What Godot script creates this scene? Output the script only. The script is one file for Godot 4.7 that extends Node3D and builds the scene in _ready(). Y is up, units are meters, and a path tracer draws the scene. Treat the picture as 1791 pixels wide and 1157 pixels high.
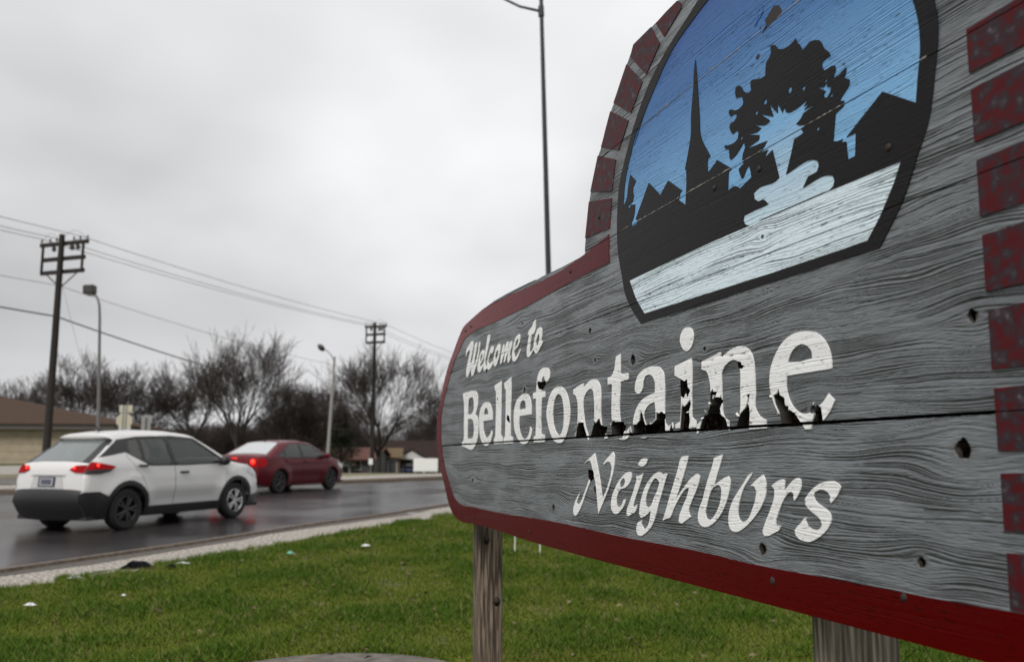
extends Node3D
# A roadside town welcome sign seen close up, with a wet road, cars, poles and bare trees behind it. World: x right, y up, -z away from the viewer, metres.

var rng := RandomNumberGenerator.new()
var M := {}
var used := {}

const SIGN_ORIGIN := Vector3(-0.3596, 0.955, -4.0888)
const SIGN_X := Vector3(0.30869, 0.0, 0.95116)
const SIGN_Z := Vector3(-0.95116, 0.0, 0.30869)

# ------------------------------------------------------------------ mesh helpers
class MB:
	var v := PackedVector3Array()
	var n := PackedVector3Array()
	var uv := PackedVector2Array()
	var c := PackedColorArray()
	var col := Color(1, 1, 1)
	func tri(a: Vector3, b: Vector3, d: Vector3, na: Vector3, nb: Vector3, nd: Vector3, ua := Vector2(), ub := Vector2(), ud := Vector2()) -> void:
		# seen from outside the corners must run clockwise
		var g := (b - a).cross(d - a)
		if g.dot(na + nb + nd) > 0.0:
			v.append_array([a, d, b]); n.append_array([na, nd, nb]); uv.append_array([ua, ud, ub])
		else:
			v.append_array([a, b, d]); n.append_array([na, nb, nd]); uv.append_array([ua, ub, ud])
		c.append_array([col, col, col])
	func flat(a: Vector3, b: Vector3, d: Vector3, out: Vector3) -> void:
		var g := (b - a).cross(d - a).normalized()
		if g.dot(out) < 0.0:
			g = -g
		tri(a, b, d, g, g, g, Vector2(a.x + a.z * 0.37, a.y), Vector2(b.x + b.z * 0.37, b.y), Vector2(d.x + d.z * 0.37, d.y))
	func quad(a: Vector3, b: Vector3, d: Vector3, e: Vector3, out: Vector3) -> void:
		flat(a, b, d, out)
		flat(a, d, e, out)
	func box(lo: Vector3, hi: Vector3, bev := 0.0) -> void:
		xbox(Transform3D(Basis(), (lo + hi) * 0.5), (hi - lo), bev)
	func xbox(t: Transform3D, size: Vector3, bev := 0.0) -> void:
		var h := size * 0.5
		var p := func(x: float, y: float, z: float) -> Vector3: return t * Vector3(x, y, z)
		var b := minf(bev, minf(h.x, minf(h.y, h.z)) * 0.9)
		var ax := [Vector3(1, 0, 0), Vector3(0, 1, 0), Vector3(0, 0, 1)]
		for k in 3:
			var a1: Vector3 = ax[(k + 1) % 3]
			var a2: Vector3 = ax[(k + 2) % 3]
			var hk := h[k]
			var h1 := h[(k + 1) % 3] - b
			var h2 := h[(k + 2) % 3] - b
			for s in [-1.0, 1.0]:
				var o: Vector3 = ax[k] * hk * s
				quad(t * (o - a1 * h1 - a2 * h2), t * (o + a1 * h1 - a2 * h2), t * (o + a1 * h1 + a2 * h2), t * (o - a1 * h1 + a2 * h2), t.basis * (ax[k] * s))
				if b > 0.0:
					for s1 in [-1.0, 1.0]:
						var e0: Vector3 = ax[k] * hk * s + a1 * h1 * s1
						var e1: Vector3 = ax[k] * (hk - b) * s + a1 * (h1 + b) * s1
						quad(t * (e0 - a2 * h2), t * (e0 + a2 * h2), t * (e1 + a2 * h2), t * (e1 - a2 * h2), t.basis * (ax[k] * s + a1 * s1))
	func tube(pts: Array, rad: Array, sides := 6, cap := true) -> void:
		var rings := []
		var dirs := []
		var last := Vector3.ZERO
		for i in pts.size():
			var a: Vector3 = pts[maxi(i - 1, 0)]
			var b: Vector3 = pts[mini(i + 1, pts.size() - 1)]
			var d := (b - a).normalized()
			var s := d.cross(Vector3(0.13, 0.02, 1.0) if last == Vector3.ZERO else last.cross(d)).normalized()
			if s.length() < 0.5:
				s = d.cross(Vector3(1, 0, 0)).normalized()
			last = s
			var t := d.cross(s).normalized()
			var r := []
			var nn := []
			for k in sides:
				var w := TAU * k / sides
				var o := s * cos(w) + t * sin(w)
				nn.append(o)
				r.append(pts[i] + o * rad[i])
			rings.append(r)
			dirs.append(nn)
		for i in pts.size() - 1:
			for k in sides:
				var j := (k + 1) % sides
				var ua := Vector2(float(k) / sides, i)
				tri(rings[i][k], rings[i][j], rings[i + 1][j], dirs[i][k], dirs[i][j], dirs[i + 1][j], ua, ua + Vector2(0.1, 0), ua + Vector2(0.1, 1))
				tri(rings[i][k], rings[i + 1][j], rings[i + 1][k], dirs[i][k], dirs[i + 1][j], dirs[i + 1][k], ua, ua + Vector2(0.1, 1), ua + Vector2(0, 1))
		if cap:
			for e in [0, pts.size() - 1]:
				var o: Vector3 = (pts[e] - pts[1 if e == 0 else e - 1]).normalized()
				for k in sides:
					tri(pts[e], rings[e][k], rings[e][(k + 1) % sides], o, o, o)
	func lathe(t: Transform3D, prof: Array, sides := 24) -> void:
		# prof: Vector2(radius, along y)
		for i in prof.size() - 1:
			var p: Vector2 = prof[i]
			var q: Vector2 = prof[i + 1]
			var e := Vector2(q.y - p.y, p.x - q.x).normalized()
			for k in sides:
				var w0 := TAU * k / sides
				var w1 := TAU * (k + 1) / sides
				var d0 := Vector3(cos(w0), 0, sin(w0))
				var d1 := Vector3(cos(w1), 0, sin(w1))
				var n0 := t.basis * (d0 * e.x + Vector3(0, e.y, 0))
				var n1 := t.basis * (d1 * e.x + Vector3(0, e.y, 0))
				var a := t * (d0 * p.x + Vector3(0, p.y, 0))
				var b := t * (d1 * p.x + Vector3(0, p.y, 0))
				var f := t * (d1 * q.x + Vector3(0, q.y, 0))
				var g := t * (d0 * q.x + Vector3(0, q.y, 0))
				if p.x > 1e-5:
					tri(a, b, f, n0, n1, n1)
				if q.x > 1e-5:
					tri(a, f, g, n0, n1, n0)
	func ball(t: Transform3D, lat := 8, lon := 12) -> void:
		var pr := []
		for i in lat + 1:
			var w := PI * i / lat
			pr.append(Vector2(sin(w), -cos(w)))
		for i in lat:
			for k in lon:
				var q := []
				for o in [[i, k], [i, k + 1], [i + 1, k + 1], [i + 1, k]]:
					var w: float = TAU * o[1] / lon
					q.append(Vector3(pr[o[0]].x * cos(w), pr[o[0]].y, pr[o[0]].x * sin(w)))
				tri(t * q[0], t * q[1], t * q[2], t.basis * q[0], t.basis * q[1], t.basis * q[2])
				tri(t * q[0], t * q[2], t * q[3], t.basis * q[0], t.basis * q[2], t.basis * q[3])
	func add_to(m: ArrayMesh) -> void:
		var a := []
		a.resize(Mesh.ARRAY_MAX)
		var nn := PackedVector3Array()
		nn.resize(n.size())
		for i in n.size():
			nn[i] = n[i].normalized()
		a[Mesh.ARRAY_VERTEX] = v
		a[Mesh.ARRAY_NORMAL] = nn
		a[Mesh.ARRAY_TEX_UV] = uv
		a[Mesh.ARRAY_COLOR] = c
		m.add_surface_from_arrays(Mesh.PRIMITIVE_TRIANGLES, a)
	func mesh() -> ArrayMesh:
		var m := ArrayMesh.new()
		if v.size():
			add_to(m)
		return m


func numbered(called: String) -> String:
	var k: int = used.get(called, 0)
	used[called] = k + 1
	return called if k == 0 else "%s_%03d" % [called, k]


func obj(called: String, mb: MB, mat: Material, parent: Node = null) -> MeshInstance3D:
	var o := MeshInstance3D.new()
	o.mesh = mb.mesh()
	o.material_override = mat
	return put(called, o, parent)


func put(called: String, o: Node3D, parent: Node = null) -> Node3D:
	if parent == null:
		o.name = numbered(called)
		add_child(o, true)
	else:
		var k := 0
		var nm := called
		while parent.has_node(NodePath(nm)):
			k += 1
			nm = "%s_%03d" % [called, k]
		o.name = nm
		parent.add_child(o, true)
	return o


func tag(o: Node, label: String, category := "", group := "", kind := "") -> Node:
	if label: o.set_meta("label", label)
	if category: o.set_meta("category", category)
	if group: o.set_meta("group", group)
	if kind: o.set_meta("kind", kind)
	return o


func thing(called: String, label: String, category: String, at := Vector3.ZERO, turn := 0.0, group := "") -> Node3D:
	var o := Node3D.new()
	o.position = at
	o.rotation.y = turn
	put(called, o)
	tag(o, label, category, group)
	return o


func dup(o: Node3D, label: String, at: Vector3, turn := 0.0, size := 1.0, group := "") -> Node3D:
	var c: Node3D = o.duplicate()
	c.name = numbered(String(o.name).rstrip("_0123456789"))
	add_child(c, true)
	c.position = at
	c.rotation.y = turn
	c.scale = Vector3.ONE * size
	c.set_meta("label", label)
	if group: c.set_meta("group", group)
	elif c.has_meta("group"): c.remove_meta("group")
	return c


func lin(r: float, g: float, b: float) -> Color:
	return Color(r, g, b).linear_to_srgb()


func mat(called: String, c: Color, rough := 0.6, metal := 0.0) -> StandardMaterial3D:
	var m := StandardMaterial3D.new()
	m.resource_name = called
	m.albedo_color = c
	m.roughness = rough
	m.metallic = metal
	M[called] = m
	return m


func ramp_noise(seed_: int, freq: float, stops: Array, size := 512, oct := 5, kind := FastNoiseLite.TYPE_SIMPLEX_SMOOTH) -> NoiseTexture2D:
	var f := FastNoiseLite.new()
	f.seed = seed_
	f.frequency = freq
	f.noise_type = kind
	f.fractal_octaves = oct
	var t := NoiseTexture2D.new()
	t.width = size
	t.height = size
	t.seamless = true
	t.noise = f
	if stops.size():
		var g := Gradient.new()
		g.offsets = PackedFloat32Array(stops.map(func(s): return s[0]))
		g.colors = PackedColorArray(stops.map(func(s): return s[1]))
		t.color_ramp = g
	return t


func world_mat(called: String, tex: Texture2D, scale_m: float, rough := 0.8, bump: Texture2D = null, bump_cm := 0.5) -> StandardMaterial3D:
	var m := mat(called, Color.WHITE, rough)
	m.albedo_texture = tex
	m.uv1_triplanar = true
	m.uv1_world_triplanar = true
	m.uv1_scale = Vector3.ONE / scale_m
	if bump:
		m.heightmap_enabled = true
		m.heightmap_texture = bump
		m.heightmap_scale = bump_cm
	return m

# ------------------------------------------------------------------ polygon helpers (millimetres)
func pg(a: Array) -> PackedVector2Array:
	var p := PackedVector2Array()
	for i in a.size() / 2:
		p.append(Vector2(a[2 * i], a[2 * i + 1]))
	return ccw(p)


func ccw(p: PackedVector2Array) -> PackedVector2Array:
	if Geometry2D.is_polygon_clockwise(p):
		p.reverse()
	return p


func smooth(p: PackedVector2Array, corner := 48.0, step := 5.0) -> PackedVector2Array:
	var out := PackedVector2Array()
	var n := p.size()
	var tan_in := []
	var tan_out := []
	for i in n:
		var a := p[(i + n - 1) % n]
		var b := p[i]
		var c := p[(i + 1) % n]
		var ang := rad_to_deg(absf((b - a).angle_to(c - b)))
		if ang > corner:
			tan_in.append((b - a).normalized())
			tan_out.append((c - b).normalized())
		else:
			var d := ((b - a).normalized() * (c - b).length() + (c - b).normalized() * (b - a).length()).normalized()
			tan_in.append(d)
			tan_out.append(d)
	for i in n:
		var b := p[i]
		var c := p[(i + 1) % n]
		var l := (c - b).length()
		var k := clampi(int(l / step), 1, 7)
		var m0: Vector2 = tan_out[i] * l
		var m1: Vector2 = tan_in[(i + 1) % n] * l
		for j in k:
			var t := float(j) / k
			var t2 := t * t
			var t3 := t2 * t
			out.append(b * (2 * t3 - 3 * t2 + 1) + m0 * (t3 - 2 * t2 + t) + c * (-2 * t3 + 3 * t2) + m1 * (t3 - t2))
	return out


func rect(x0: float, y0: float, x1: float, y1: float) -> PackedVector2Array:
	return PackedVector2Array([Vector2(x0, y0), Vector2(x1, y0), Vector2(x1, y1), Vector2(x0, y1)])


func bounds(p: PackedVector2Array) -> Rect2:
	var r := Rect2(p[0], Vector2.ZERO)
	for q in p:
		r = r.expand(q)
	return r


func area(p: PackedVector2Array) -> float:
	var s := 0.0
	for i in p.size():
		s += p[i].cross(p[(i + 1) % p.size()])
	return absf(s) * 0.5


func both(pieces: Array, q: PackedVector2Array) -> Array:
	var out := []
	for p in pieces:
		if not bounds(p).intersects(bounds(q)):
			continue
		for r in Geometry2D.intersect_polygons(p, q):
			if not Geometry2D.is_polygon_clockwise(r) and area(r) > 1e-7:
				out.append(r)
	return out


func cut(pieces: Array, hole: PackedVector2Array) -> Array:
	var out := []
	var hb := bounds(hole)
	for p in pieces:
		var b := bounds(p)
		if not b.intersects(hb):
			out.append(p)
			continue
		var got := Geometry2D.clip_polygons(p, hole)
		var holed := false
		for r in got:
			holed = holed or Geometry2D.is_polygon_clockwise(r)
		if holed:
			var cx := hb.get_center().x
			got = []
			for half in [rect(b.position.x - 5, b.position.y - 5, cx, b.end.y + 5), rect(cx, b.position.y - 5, b.end.x + 5, b.end.y + 5)]:
				for r in Geometry2D.intersect_polygons(p, half):
					got.append_array(Geometry2D.clip_polygons(r, hole))
		for r in got:
			if not Geometry2D.is_polygon_clockwise(r) and area(r) > 1e-7:
				out.append(r)
	return out

# ------------------------------------------------------------------ the sign
var sign_node: Node3D

func sign_uv(p: Vector2) -> Vector2:
	return Vector2(p.x / 3400.0, (1320.0 - p.y) / 1368.0)


func plate(called: String, pieces: Array, z0: float, z1: float, m: Material, parent: Node, side: Material = null, tint = null) -> MeshInstance3D:
	var caps := MB.new()
	var walls := MB.new() if side else caps
	for p in pieces:
		var ix := Geometry2D.triangulate_polygon(p)
		for i in ix.size() / 3:
			var a: Vector2 = p[ix[3 * i]]
			var b: Vector2 = p[ix[3 * i + 1]]
			var d: Vector2 = p[ix[3 * i + 2]]
			var zf := Vector3(0, 0, 1)
			caps.tri(Vector3(a.x, a.y, z1) * 0.001, Vector3(b.x, b.y, z1) * 0.001, Vector3(d.x, d.y, z1) * 0.001, zf, zf, zf, sign_uv(a), sign_uv(b), sign_uv(d))
			caps.tri(Vector3(a.x, a.y, z0) * 0.001, Vector3(b.x, b.y, z0) * 0.001, Vector3(d.x, d.y, z0) * 0.001, -zf, -zf, -zf, sign_uv(a), sign_uv(b), sign_uv(d))
		for i in p.size():
			var a: Vector2 = p[i]
			var b: Vector2 = p[(i + 1) % p.size()]
			if a.distance_to(b) < 0.01:
				continue
			var e := (b - a).normalized()
			var nn := Vector3(e.y, -e.x, 0)
			var q := [Vector3(a.x, a.y, z0) * 0.001, Vector3(b.x, b.y, z0) * 0.001, Vector3(b.x, b.y, z1) * 0.001, Vector3(a.x, a.y, z1) * 0.001]
			walls.tri(q[0], q[1], q[2], nn, nn, nn, sign_uv(a), sign_uv(b), sign_uv(b))
			walls.tri(q[0], q[2], q[3], nn, nn, nn, sign_uv(a), sign_uv(b), sign_uv(a))
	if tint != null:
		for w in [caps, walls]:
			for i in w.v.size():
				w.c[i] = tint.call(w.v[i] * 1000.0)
	var mesh := ArrayMesh.new()
	if caps.v.size():
		caps.add_to(mesh)
		mesh.surface_set_material(0, m)
	if side and walls.v.size():
		walls.add_to(mesh)
		mesh.surface_set_material(mesh.get_surface_count() - 1, side)
	var o := MeshInstance3D.new()
	o.mesh = mesh
	return put(called, o, parent)


const KNOTS := [[3066, 262, 24], [1832, 588, 15], [2089, 483, 22], [854, 573, 15], [1547, 113, 17], [674, 170, 16], [2599, 93, 20], [212, 429, 12], [2638, 650, 9], [2646, 991, 12], [3098, 434, 16], [1864, 506, 12], [1617, 614, 8], [1853, 174, 16], [2420, 470, 10], [2760, 330, 14], [1000, 460, 12], [1290, 470, 18], [620, 470, 14], [1270, 690, 12], [2980, 110, 14]]

func grain_textures() -> Array:
	var w := 2048
	var h := 1640
	var na := FastNoiseLite.new(); na.seed = 11; na.frequency = 1.0; na.fractal_octaves = 3
	var nb := FastNoiseLite.new(); nb.seed = 23; nb.frequency = 1.0; nb.fractal_octaves = 2
	var nc := FastNoiseLite.new(); nc.seed = 37; nc.frequency = 1.0; nc.fractal_octaves = 2
	var heights := PackedFloat32Array()
	heights.resize(w * h)
	var grey := PackedByteArray()
	grey.resize(w * h * 3)
	var wear := PackedByteArray()
	wear.resize(w * h * 3)
	var deepwear := PackedByteArray()
	deepwear.resize(w * h * 3)
	var at := 0
	var wavy: Array[float] = [1.0, 1.25, 0.9, 0.45, 0.5]
	var tone: Array[float] = [0.172, 0.158, 0.18, 0.165, 0.185]
	var fineness: Array[float] = [4.9, 4.4, 5.8, 4.2, 4.8]
	for y in h:
		var v := 1320.0 - 1368.0 * (y + 0.5) / h
		var k := 0 if v < 309 else 1 if v < 616 else 2 if v < 809 else 3 if v < 1036 else 4
		var near := []
		for q in KNOTS:
			var kk: int = 0 if q[1] < 309 else 1 if q[1] < 616 else 2 if q[1] < 809 else 3 if q[1] < 1036 else 4
			if kk == k and absf(v - q[1]) < q[2] * 6.0:
				near.append(q)
		var shift := 37.0 * k
		for x in w:
			var u := 3400.0 * (x + 0.5) / w
			var yy := v + wavy[k] * (14.0 * na.get_noise_2d(u * 0.0012, v * 0.005 + shift) + 2.6 * nb.get_noise_2d(u * 0.0045 + shift, v * 0.022))
			var core := 9.0
			var kr := 1.0
			for q in near:
				var du: float = (u - q[0]) / (q[2] * 3.9)
				if du > -2.2 and du < 2.2:
					var dv: float = (v - q[1]) / (q[2] * 2.1)
					yy -= (v - q[1]) * 0.86 * exp(-du * du - dv * dv)
					var r: float = sqrt((u - q[0]) * (u - q[0]) * 0.62 + (v - q[1]) * (v - q[1])) / q[2]
					r *= 1.0 + 0.1 * nb.get_noise_2d(u * 0.05, v * 0.05)
					if r < core:
						core = r
						kr = q[2]
			var ring := yy / fineness[k] + 2.2 * nc.get_noise_2d(yy * 0.045, shift)
			var t := ring - floorf(ring)
			var d := (t - 0.5) / 0.21
			var amp := clampf(0.62 + 1.7 * nc.get_noise_2d(u * 0.0022 + 50.0, yy * 0.018 + shift), 0.16, 1.0)
			var g := exp(-d * d) * amp
			if core < 1.15:
				g *= lerpf(0.1, 1.0, clampf((core - 0.7) / 0.45, 0.0, 1.0))
			var fibre := nb.get_noise_2d(u * 0.025 + 9.0, v * 0.8)
			var hh := 0.74 - 0.56 * g + 0.15 * fibre - 0.1 * t * amp
			var blot := na.get_noise_2d(u * 0.006 + 200.0, v * 0.012)
			var c := tone[k] * (1.0 + 0.3 * blot) * (1.0 - 0.8 * g) + 0.03 * fibre
			var crack := nc.get_noise_2d(u * 0.0035 + shift, yy * 0.33)
			if crack > 0.5:
				var open := minf((crack - 0.5) * 7.0, 1.0)
				c *= 1.0 - 0.7 * open
				hh -= 0.4 * open
			var worn := 1.0 - 0.1 * g + 0.04 * fibre
			var chip := nc.get_noise_2d(u * 0.03, v * 0.16 + 77.0)
			if chip > 0.44:
				worn *= 1.0 - minf((chip - 0.44) * 5.0, 0.7) * (0.35 + g)
			var red := 1.0
			if core < 1.0:
				c *= lerpf(0.55, 1.0, core)
			if core < 0.5:
				var deep := smoothstep(0.5, 0.36, core)
				hh = lerpf(hh, 0.1, deep)
				c = lerpf(c, 0.012, deep)
				worn = lerpf(worn, 0.06, deep)
				red = 1.25
			heights[at] = hh
			c = clampf(c, 0.004, 1.0)
			# sRGB by square root is close enough for paint tones
			grey[at * 3] = int(255.0 * pow(c * red * 0.92, 0.4545))
			grey[at * 3 + 1] = int(255.0 * pow(c, 0.4545))
			grey[at * 3 + 2] = int(255.0 * pow(c * 1.09 / red, 0.4545))
			worn = clampf(worn, 0.05, 1.0)
			var s := int(255.0 * pow(worn, 0.4545))
			wear[at * 3] = s
			wear[at * 3 + 1] = s
			wear[at * 3 + 2] = s
			s = int(255.0 * pow(clampf(worn - 0.42 * g * g + 0.12 * fibre, 0.05, 1.0), 0.4545))
			deepwear[at * 3] = s
			deepwear[at * 3 + 1] = s
			deepwear[at * 3 + 2] = s
			at += 1
	var hi := Image.create_from_data(w, h, false, Image.FORMAT_RF, heights.to_byte_array())
	var gi := Image.create_from_data(w, h, false, Image.FORMAT_RGB8, grey)
	var wi := Image.create_from_data(w, h, false, Image.FORMAT_RGB8, wear)
	return [ImageTexture.create_from_image(hi), ImageTexture.create_from_image(gi), ImageTexture.create_from_image(wi), ImageTexture.create_from_image(Image.create_from_data(w, h, false, Image.FORMAT_RGB8, deepwear))]


func paint(called: String, c: Color, rough: float, relief: float, tex: Texture2D, hmap: Texture2D) -> StandardMaterial3D:
	var m := mat(called, c, rough)
	m.albedo_texture = tex
	m.heightmap_enabled = true
	m.heightmap_texture = hmap
	m.heightmap_scale = relief
	m.texture_repeat = false
	return m


func build_sign() -> void:
	var tex := grain_textures()
	var grey := paint("grey stained wood", Color.WHITE, 0.36, 0.5, tex[1], tex[0])
	var white := paint("white sign paint", lin(0.87, 0.87, 0.88), 0.5, 0.12, tex[2], tex[0])
	var red := paint("red border paint", Color.WHITE, 0.25, 0.03, tex[2], tex[0])
	var black := paint("black sign paint", lin(0.013, 0.0115, 0.012), 0.36, 0.06, tex[2], tex[0])
	var blue := paint("blue sky paint", Color.WHITE, 0.45, 0.16, tex[2], tex[0])
	blue.vertex_color_use_as_albedo = true
	var pale := paint("pale blue paint", lin(0.68, 0.8, 0.88), 0.5, 0.22, tex[3], tex[0])
	red.vertex_color_use_as_albedo = true
	red.metallic_specular = 0.2
	black.metallic_specular = 0.2
	blue.metallic_specular = 0.35
	var rotten: StandardMaterial3D = world_mat("rotten wood", ramp_noise(5, 0.02, [[0.0, lin(0.0012, 0.001, 0.001)], [0.55, lin(0.003, 0.002, 0.0018)], [0.75, lin(0.013, 0.008, 0.0065)], [1.0, lin(0.05, 0.033, 0.026)]]), 0.18, 0.85, ramp_noise(6, 0.03, []), 0.6)
	rotten.metallic_specular = 0.1
	var raw := mat("raw cut wood", lin(0.03, 0.026, 0.024), 0.85)
	var brickm := mat("mottled brick paint", Color.WHITE, 0.45)
	brickm.albedo_texture = ramp_noise(8, 0.016, [[0.0, lin(0.085, 0.007, 0.009)], [0.36, lin(0.075, 0.01, 0.013)], [0.52, lin(0.05, 0.018, 0.023)], [0.68, lin(0.036, 0.028, 0.035)], [0.84, lin(0.075, 0.055, 0.062)], [1.0, lin(0.17, 0.14, 0.15)]], 1024, 8)
	brickm.uv1_scale = Vector3(7.0, 2.9, 1)
	brickm.metallic_specular = 0.22
	brickm.heightmap_enabled = true
	brickm.heightmap_texture = ramp_noise(9, 0.03, [], 512)
	brickm.heightmap_scale = 0.05
	var iron := mat("rusty iron", lin(0.02, 0.013, 0.01), 0.75)

	sign_node = thing("welcome_sign", "weathered grey wooden town welcome sign with white lettering, red border and painted village medallion", "sign")
	sign_node.transform = Transform3D(Basis(SIGN_X, Vector3.UP, SIGN_Z), SIGN_ORIGIN)
	var d := sign_shapes()
	var bands := [[-20.0, 309.0], [309.0, 616.0], [616.0, 809.0], [809.0, 1036.0], [1036.0, 1300.0]]
	var outline := smooth(pg(d.outline), 30.0, 12.0)
	var rots := []
	for k in ["a", "b", "c", "d", "e", "f", "g", "h", "i"]:
		rots.append(pg(d["rot_" + k]))
	var peel := pg(d.peel)
	# knots that have fallen out of the boards
	var gone := []
	for q in KNOTS:
		var kp := PackedVector2Array()
		var sz: float = q[2] * (0.62 if q[2] > 13 else 0.42)
		for j in 13:
			var w := TAU * j / 13.0
			kp.append(Vector2(q[0] + cos(w) * sz * 0.8 * rng.randf_range(0.6, 1.15), q[1] + sin(w) * sz * rng.randf_range(0.7, 1.2)))
		gone.append(ccw(kp))
	# boards
	for i in 5:
		var b: Array = bands[i]
		var p := both([outline], rect(-10, b[0] + (2.6 if i == 1 else 1.2), 3400, b[1] - (3.0 if i == 0 else 1.2)))
		if i == 1:
			for r in 4:
				p = cut(p, rots[r])
		for kp in gone:
			p = cut(p, kp)
		plate("plank", p, -62.0, -1.7, grey, sign_node, raw)
	for y in [309.0, 616.0, 809.0, 1036.0]:
		plate("seam_light_stop", both([outline], rect(-10, y - 9, 3400, y + 9)), -44.0, -24.0, rotten, sign_node)  # dark strips added behind the joints to stop light leaking through
	# what shows in the cavities where the wood has rotted
	for r in 4:
		var bb := bounds(rots[r])
		plate("rotten_core", [rect(bb.position.x - 12, 304, bb.end.x + 12, bb.end.y + 6)], -40.0, -26.0, rotten, sign_node)
		# splinters left standing in the hole
		var sp := []
		for j in int(bb.size.x / 34.0) + 1:
			var x := bb.position.x + rng.randf() * bb.size.x
			var hh := bb.size.y * rng.randf_range(0.2, 0.65)
			sp.append(PackedVector2Array([Vector2(x - 9, 308), Vector2(x + 10, 308), Vector2(x + 5, 308 + hh * 0.7), Vector2(x + rng.randf_range(-5, 5), 308 + hh)]))
		sp = both(sp, rots[r])
		if sp.size():
			tag(plate("wood_splinters", sp, -27.0, -9.0, rotten, sign_node), "", "", "", "stuff")
	for r in [4, 5, 6, 7, 8]:
		plate("bare_wood_patch", both([rots[r]], rect(-10, -10, 3400, 1300)), -4.0, -1.2, rotten, sign_node)
	for kp in gone:
		var kb := bounds(kp).grow(3.0)
		plate("knot_hole", both([rect(kb.position.x, kb.position.y, kb.end.x, kb.end.y)], rect(0, 20, 3280, 1250)), -22.0, -9.0, rotten, sign_node)
	# raised pieces
	var raised := func(called: String, pieces: Array, z1: float, m: Material, z0 := -3.0, tint = null) -> void:
		for i in 5:
			var b: Array = bands[i]
			var p := both(pieces, rect(-10, b[0] + 0.9, 3400, b[1] - 0.9))
			if called == "red_border":
				for q in p:
					plate(called, [q], z0, z1, m, sign_node, null, tint)
			elif p.size():
				plate(called, p, z0, z1, m, sign_node, null, tint)
	var sheen_fade := func(p: Vector3) -> Color:
		return Color(0.075, 0.0012, 0.0025).lerp(Color(0.17, 0.022, 0.027), smoothstep(120.0, 780.0, p.y) * smoothstep(2300.0, 300.0, p.x))  # sky sheen plus some fading painted in: paler upward and to the left
	raised.call("red_border", [smooth(pg(d.border), 40.0, 12.0)], 0.0, red, -3.0, sheen_fade)
	var medal := [smooth(pg(d.medallion), 40.0, 14.0)]
	var sky := smooth(pg(d.sky), 40.0, 5.0)
	var fountain := smooth(pg(d.fountain), 40.0, 5.0)
	var ground := pg(d.ground)
	for hole in [sky, fountain, ground, pg(d.spot)]:
		medal = cut(medal, hole)
	for e in SPOTS:
		medal = cut(medal, ellipse(e))
	raised.call("black_silhouette", medal, 0.0, black)
	var sky_tint := func(p: Vector3) -> Color:
		var t := clampf((p.y - 760.0) / 400.0, 0.0, 1.0)
		var a := Color(0.22, 0.46, 0.74).lerp(Color(0.08, 0.235, 0.5), clampf(t * 2.0, 0, 1))
		return a.lerp(Color(0.028, 0.092, 0.3), clampf(t * 2.0 - 0.9, 0, 1))
	var skyp := cut([smooth(pg(d.medallion), 40.0, 14.0)], rect(1900, 300, 3200, 690))
	skyp = cut(skyp, peel)
	raised.call("painted_sky", skyp, -1.3, blue, -3.0, sky_tint)
	var fount_tint := func(p: Vector3) -> Color:
		return Color(0.55, 0.7, 0.8).lerp(Color(0.2, 0.42, 0.7), clampf((p.y - 690.0) / 150.0, 0, 1))
	raised.call("painted_fountain", both([fountain], rect(1900, 300, 3200, 1300)), -1.0, blue, -2.6, fount_tint)
	raised.call("painted_ground", [ground], -0.6, pale)
	plate("bare_wood_patch", [peel], -3.0, -1.5, raw, sign_node)
	for q in [[-14, 14], [9, -9], [2, 22]]:
		plate("paint_flake", [ccw(PackedVector2Array([Vector2(2655 + q[0], 1040 + q[1]), Vector2(2668 + q[0], 1048 + q[1]), Vector2(2662 + q[0], 1066 + q[1]), Vector2(2652 + q[0], 1056 + q[1])]))], -1.6, 0.2, blue, sign_node, null, sky_tint)
	# paint worn to bare wood along the joints of the medallion
	var bare := mat("bare pale wood", lin(0.26, 0.25, 0.23), 0.8)
	for q in [[809.0, 2030.0, 3060.0, medal], [1036.0, 2150.0, 2950.0, skyp]]:
		var top := PackedVector2Array()
		var low := PackedVector2Array()
		for j in int((q[2] - q[1]) / 7.0):
			var x: float = q[1] + j * 7.0
			low.append(Vector2(x, q[0] + 0.6))
			top.append(Vector2(x, q[0] + 0.9 + 2.6 * pow(rng.randf(), 2.2)))
		top.reverse()
		low.append_array(top)
		var p := both(q[3], low)
		if p.size():
			tag(plate("bare_edge", p, -2.0, 0.12 if q[0] < 1000.0 else -1.15, bare, sign_node), "", "", "", "stuff")
	# bricks of the arch and the right pillar
	var bricks := []
	for i in 6:
		bricks.append(pg(d["brick_%d" % i]))
		var mir := PackedVector2Array()
		for q in bricks[-1]:
			mir.append(Vector2(5090.0 - q.x, q.y))
		if i < 5:
			bricks.append(ccw(mir))
	for i in 9:
		var top: float = [900.0, 819.0, 735.0, 638.0, 538.0, 440.0, 341.0, 236.0, 140.0][i]
		var low: float = [841.0, 755.0, 660.0, 560.0, 462.0, 362.0, 260.0, 163.0, 69.0][i]
		if i > 0:
			bricks.append(PackedVector2Array([Vector2(3123, low), Vector2(3283, low), Vector2(3283, top), Vector2(3124, top - 3)]))
	for i in 2:
		bricks.append(rect(2412 + i * 140, 1236, 2526 + i * 140, 1254))
	for p in bricks:
		var q := both(both([p], outline), rect(0, 0, 3400, 1300))
		var pieces := []
		for i in 5:
			pieces.append_array(both(q, rect(-10, bands[i][0] + 0.8, 3400, bands[i][1] - 0.8)))
		if pieces.size():
			plate("brick", pieces, -3.0, 0.3, brickm, sign_node)
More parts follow.
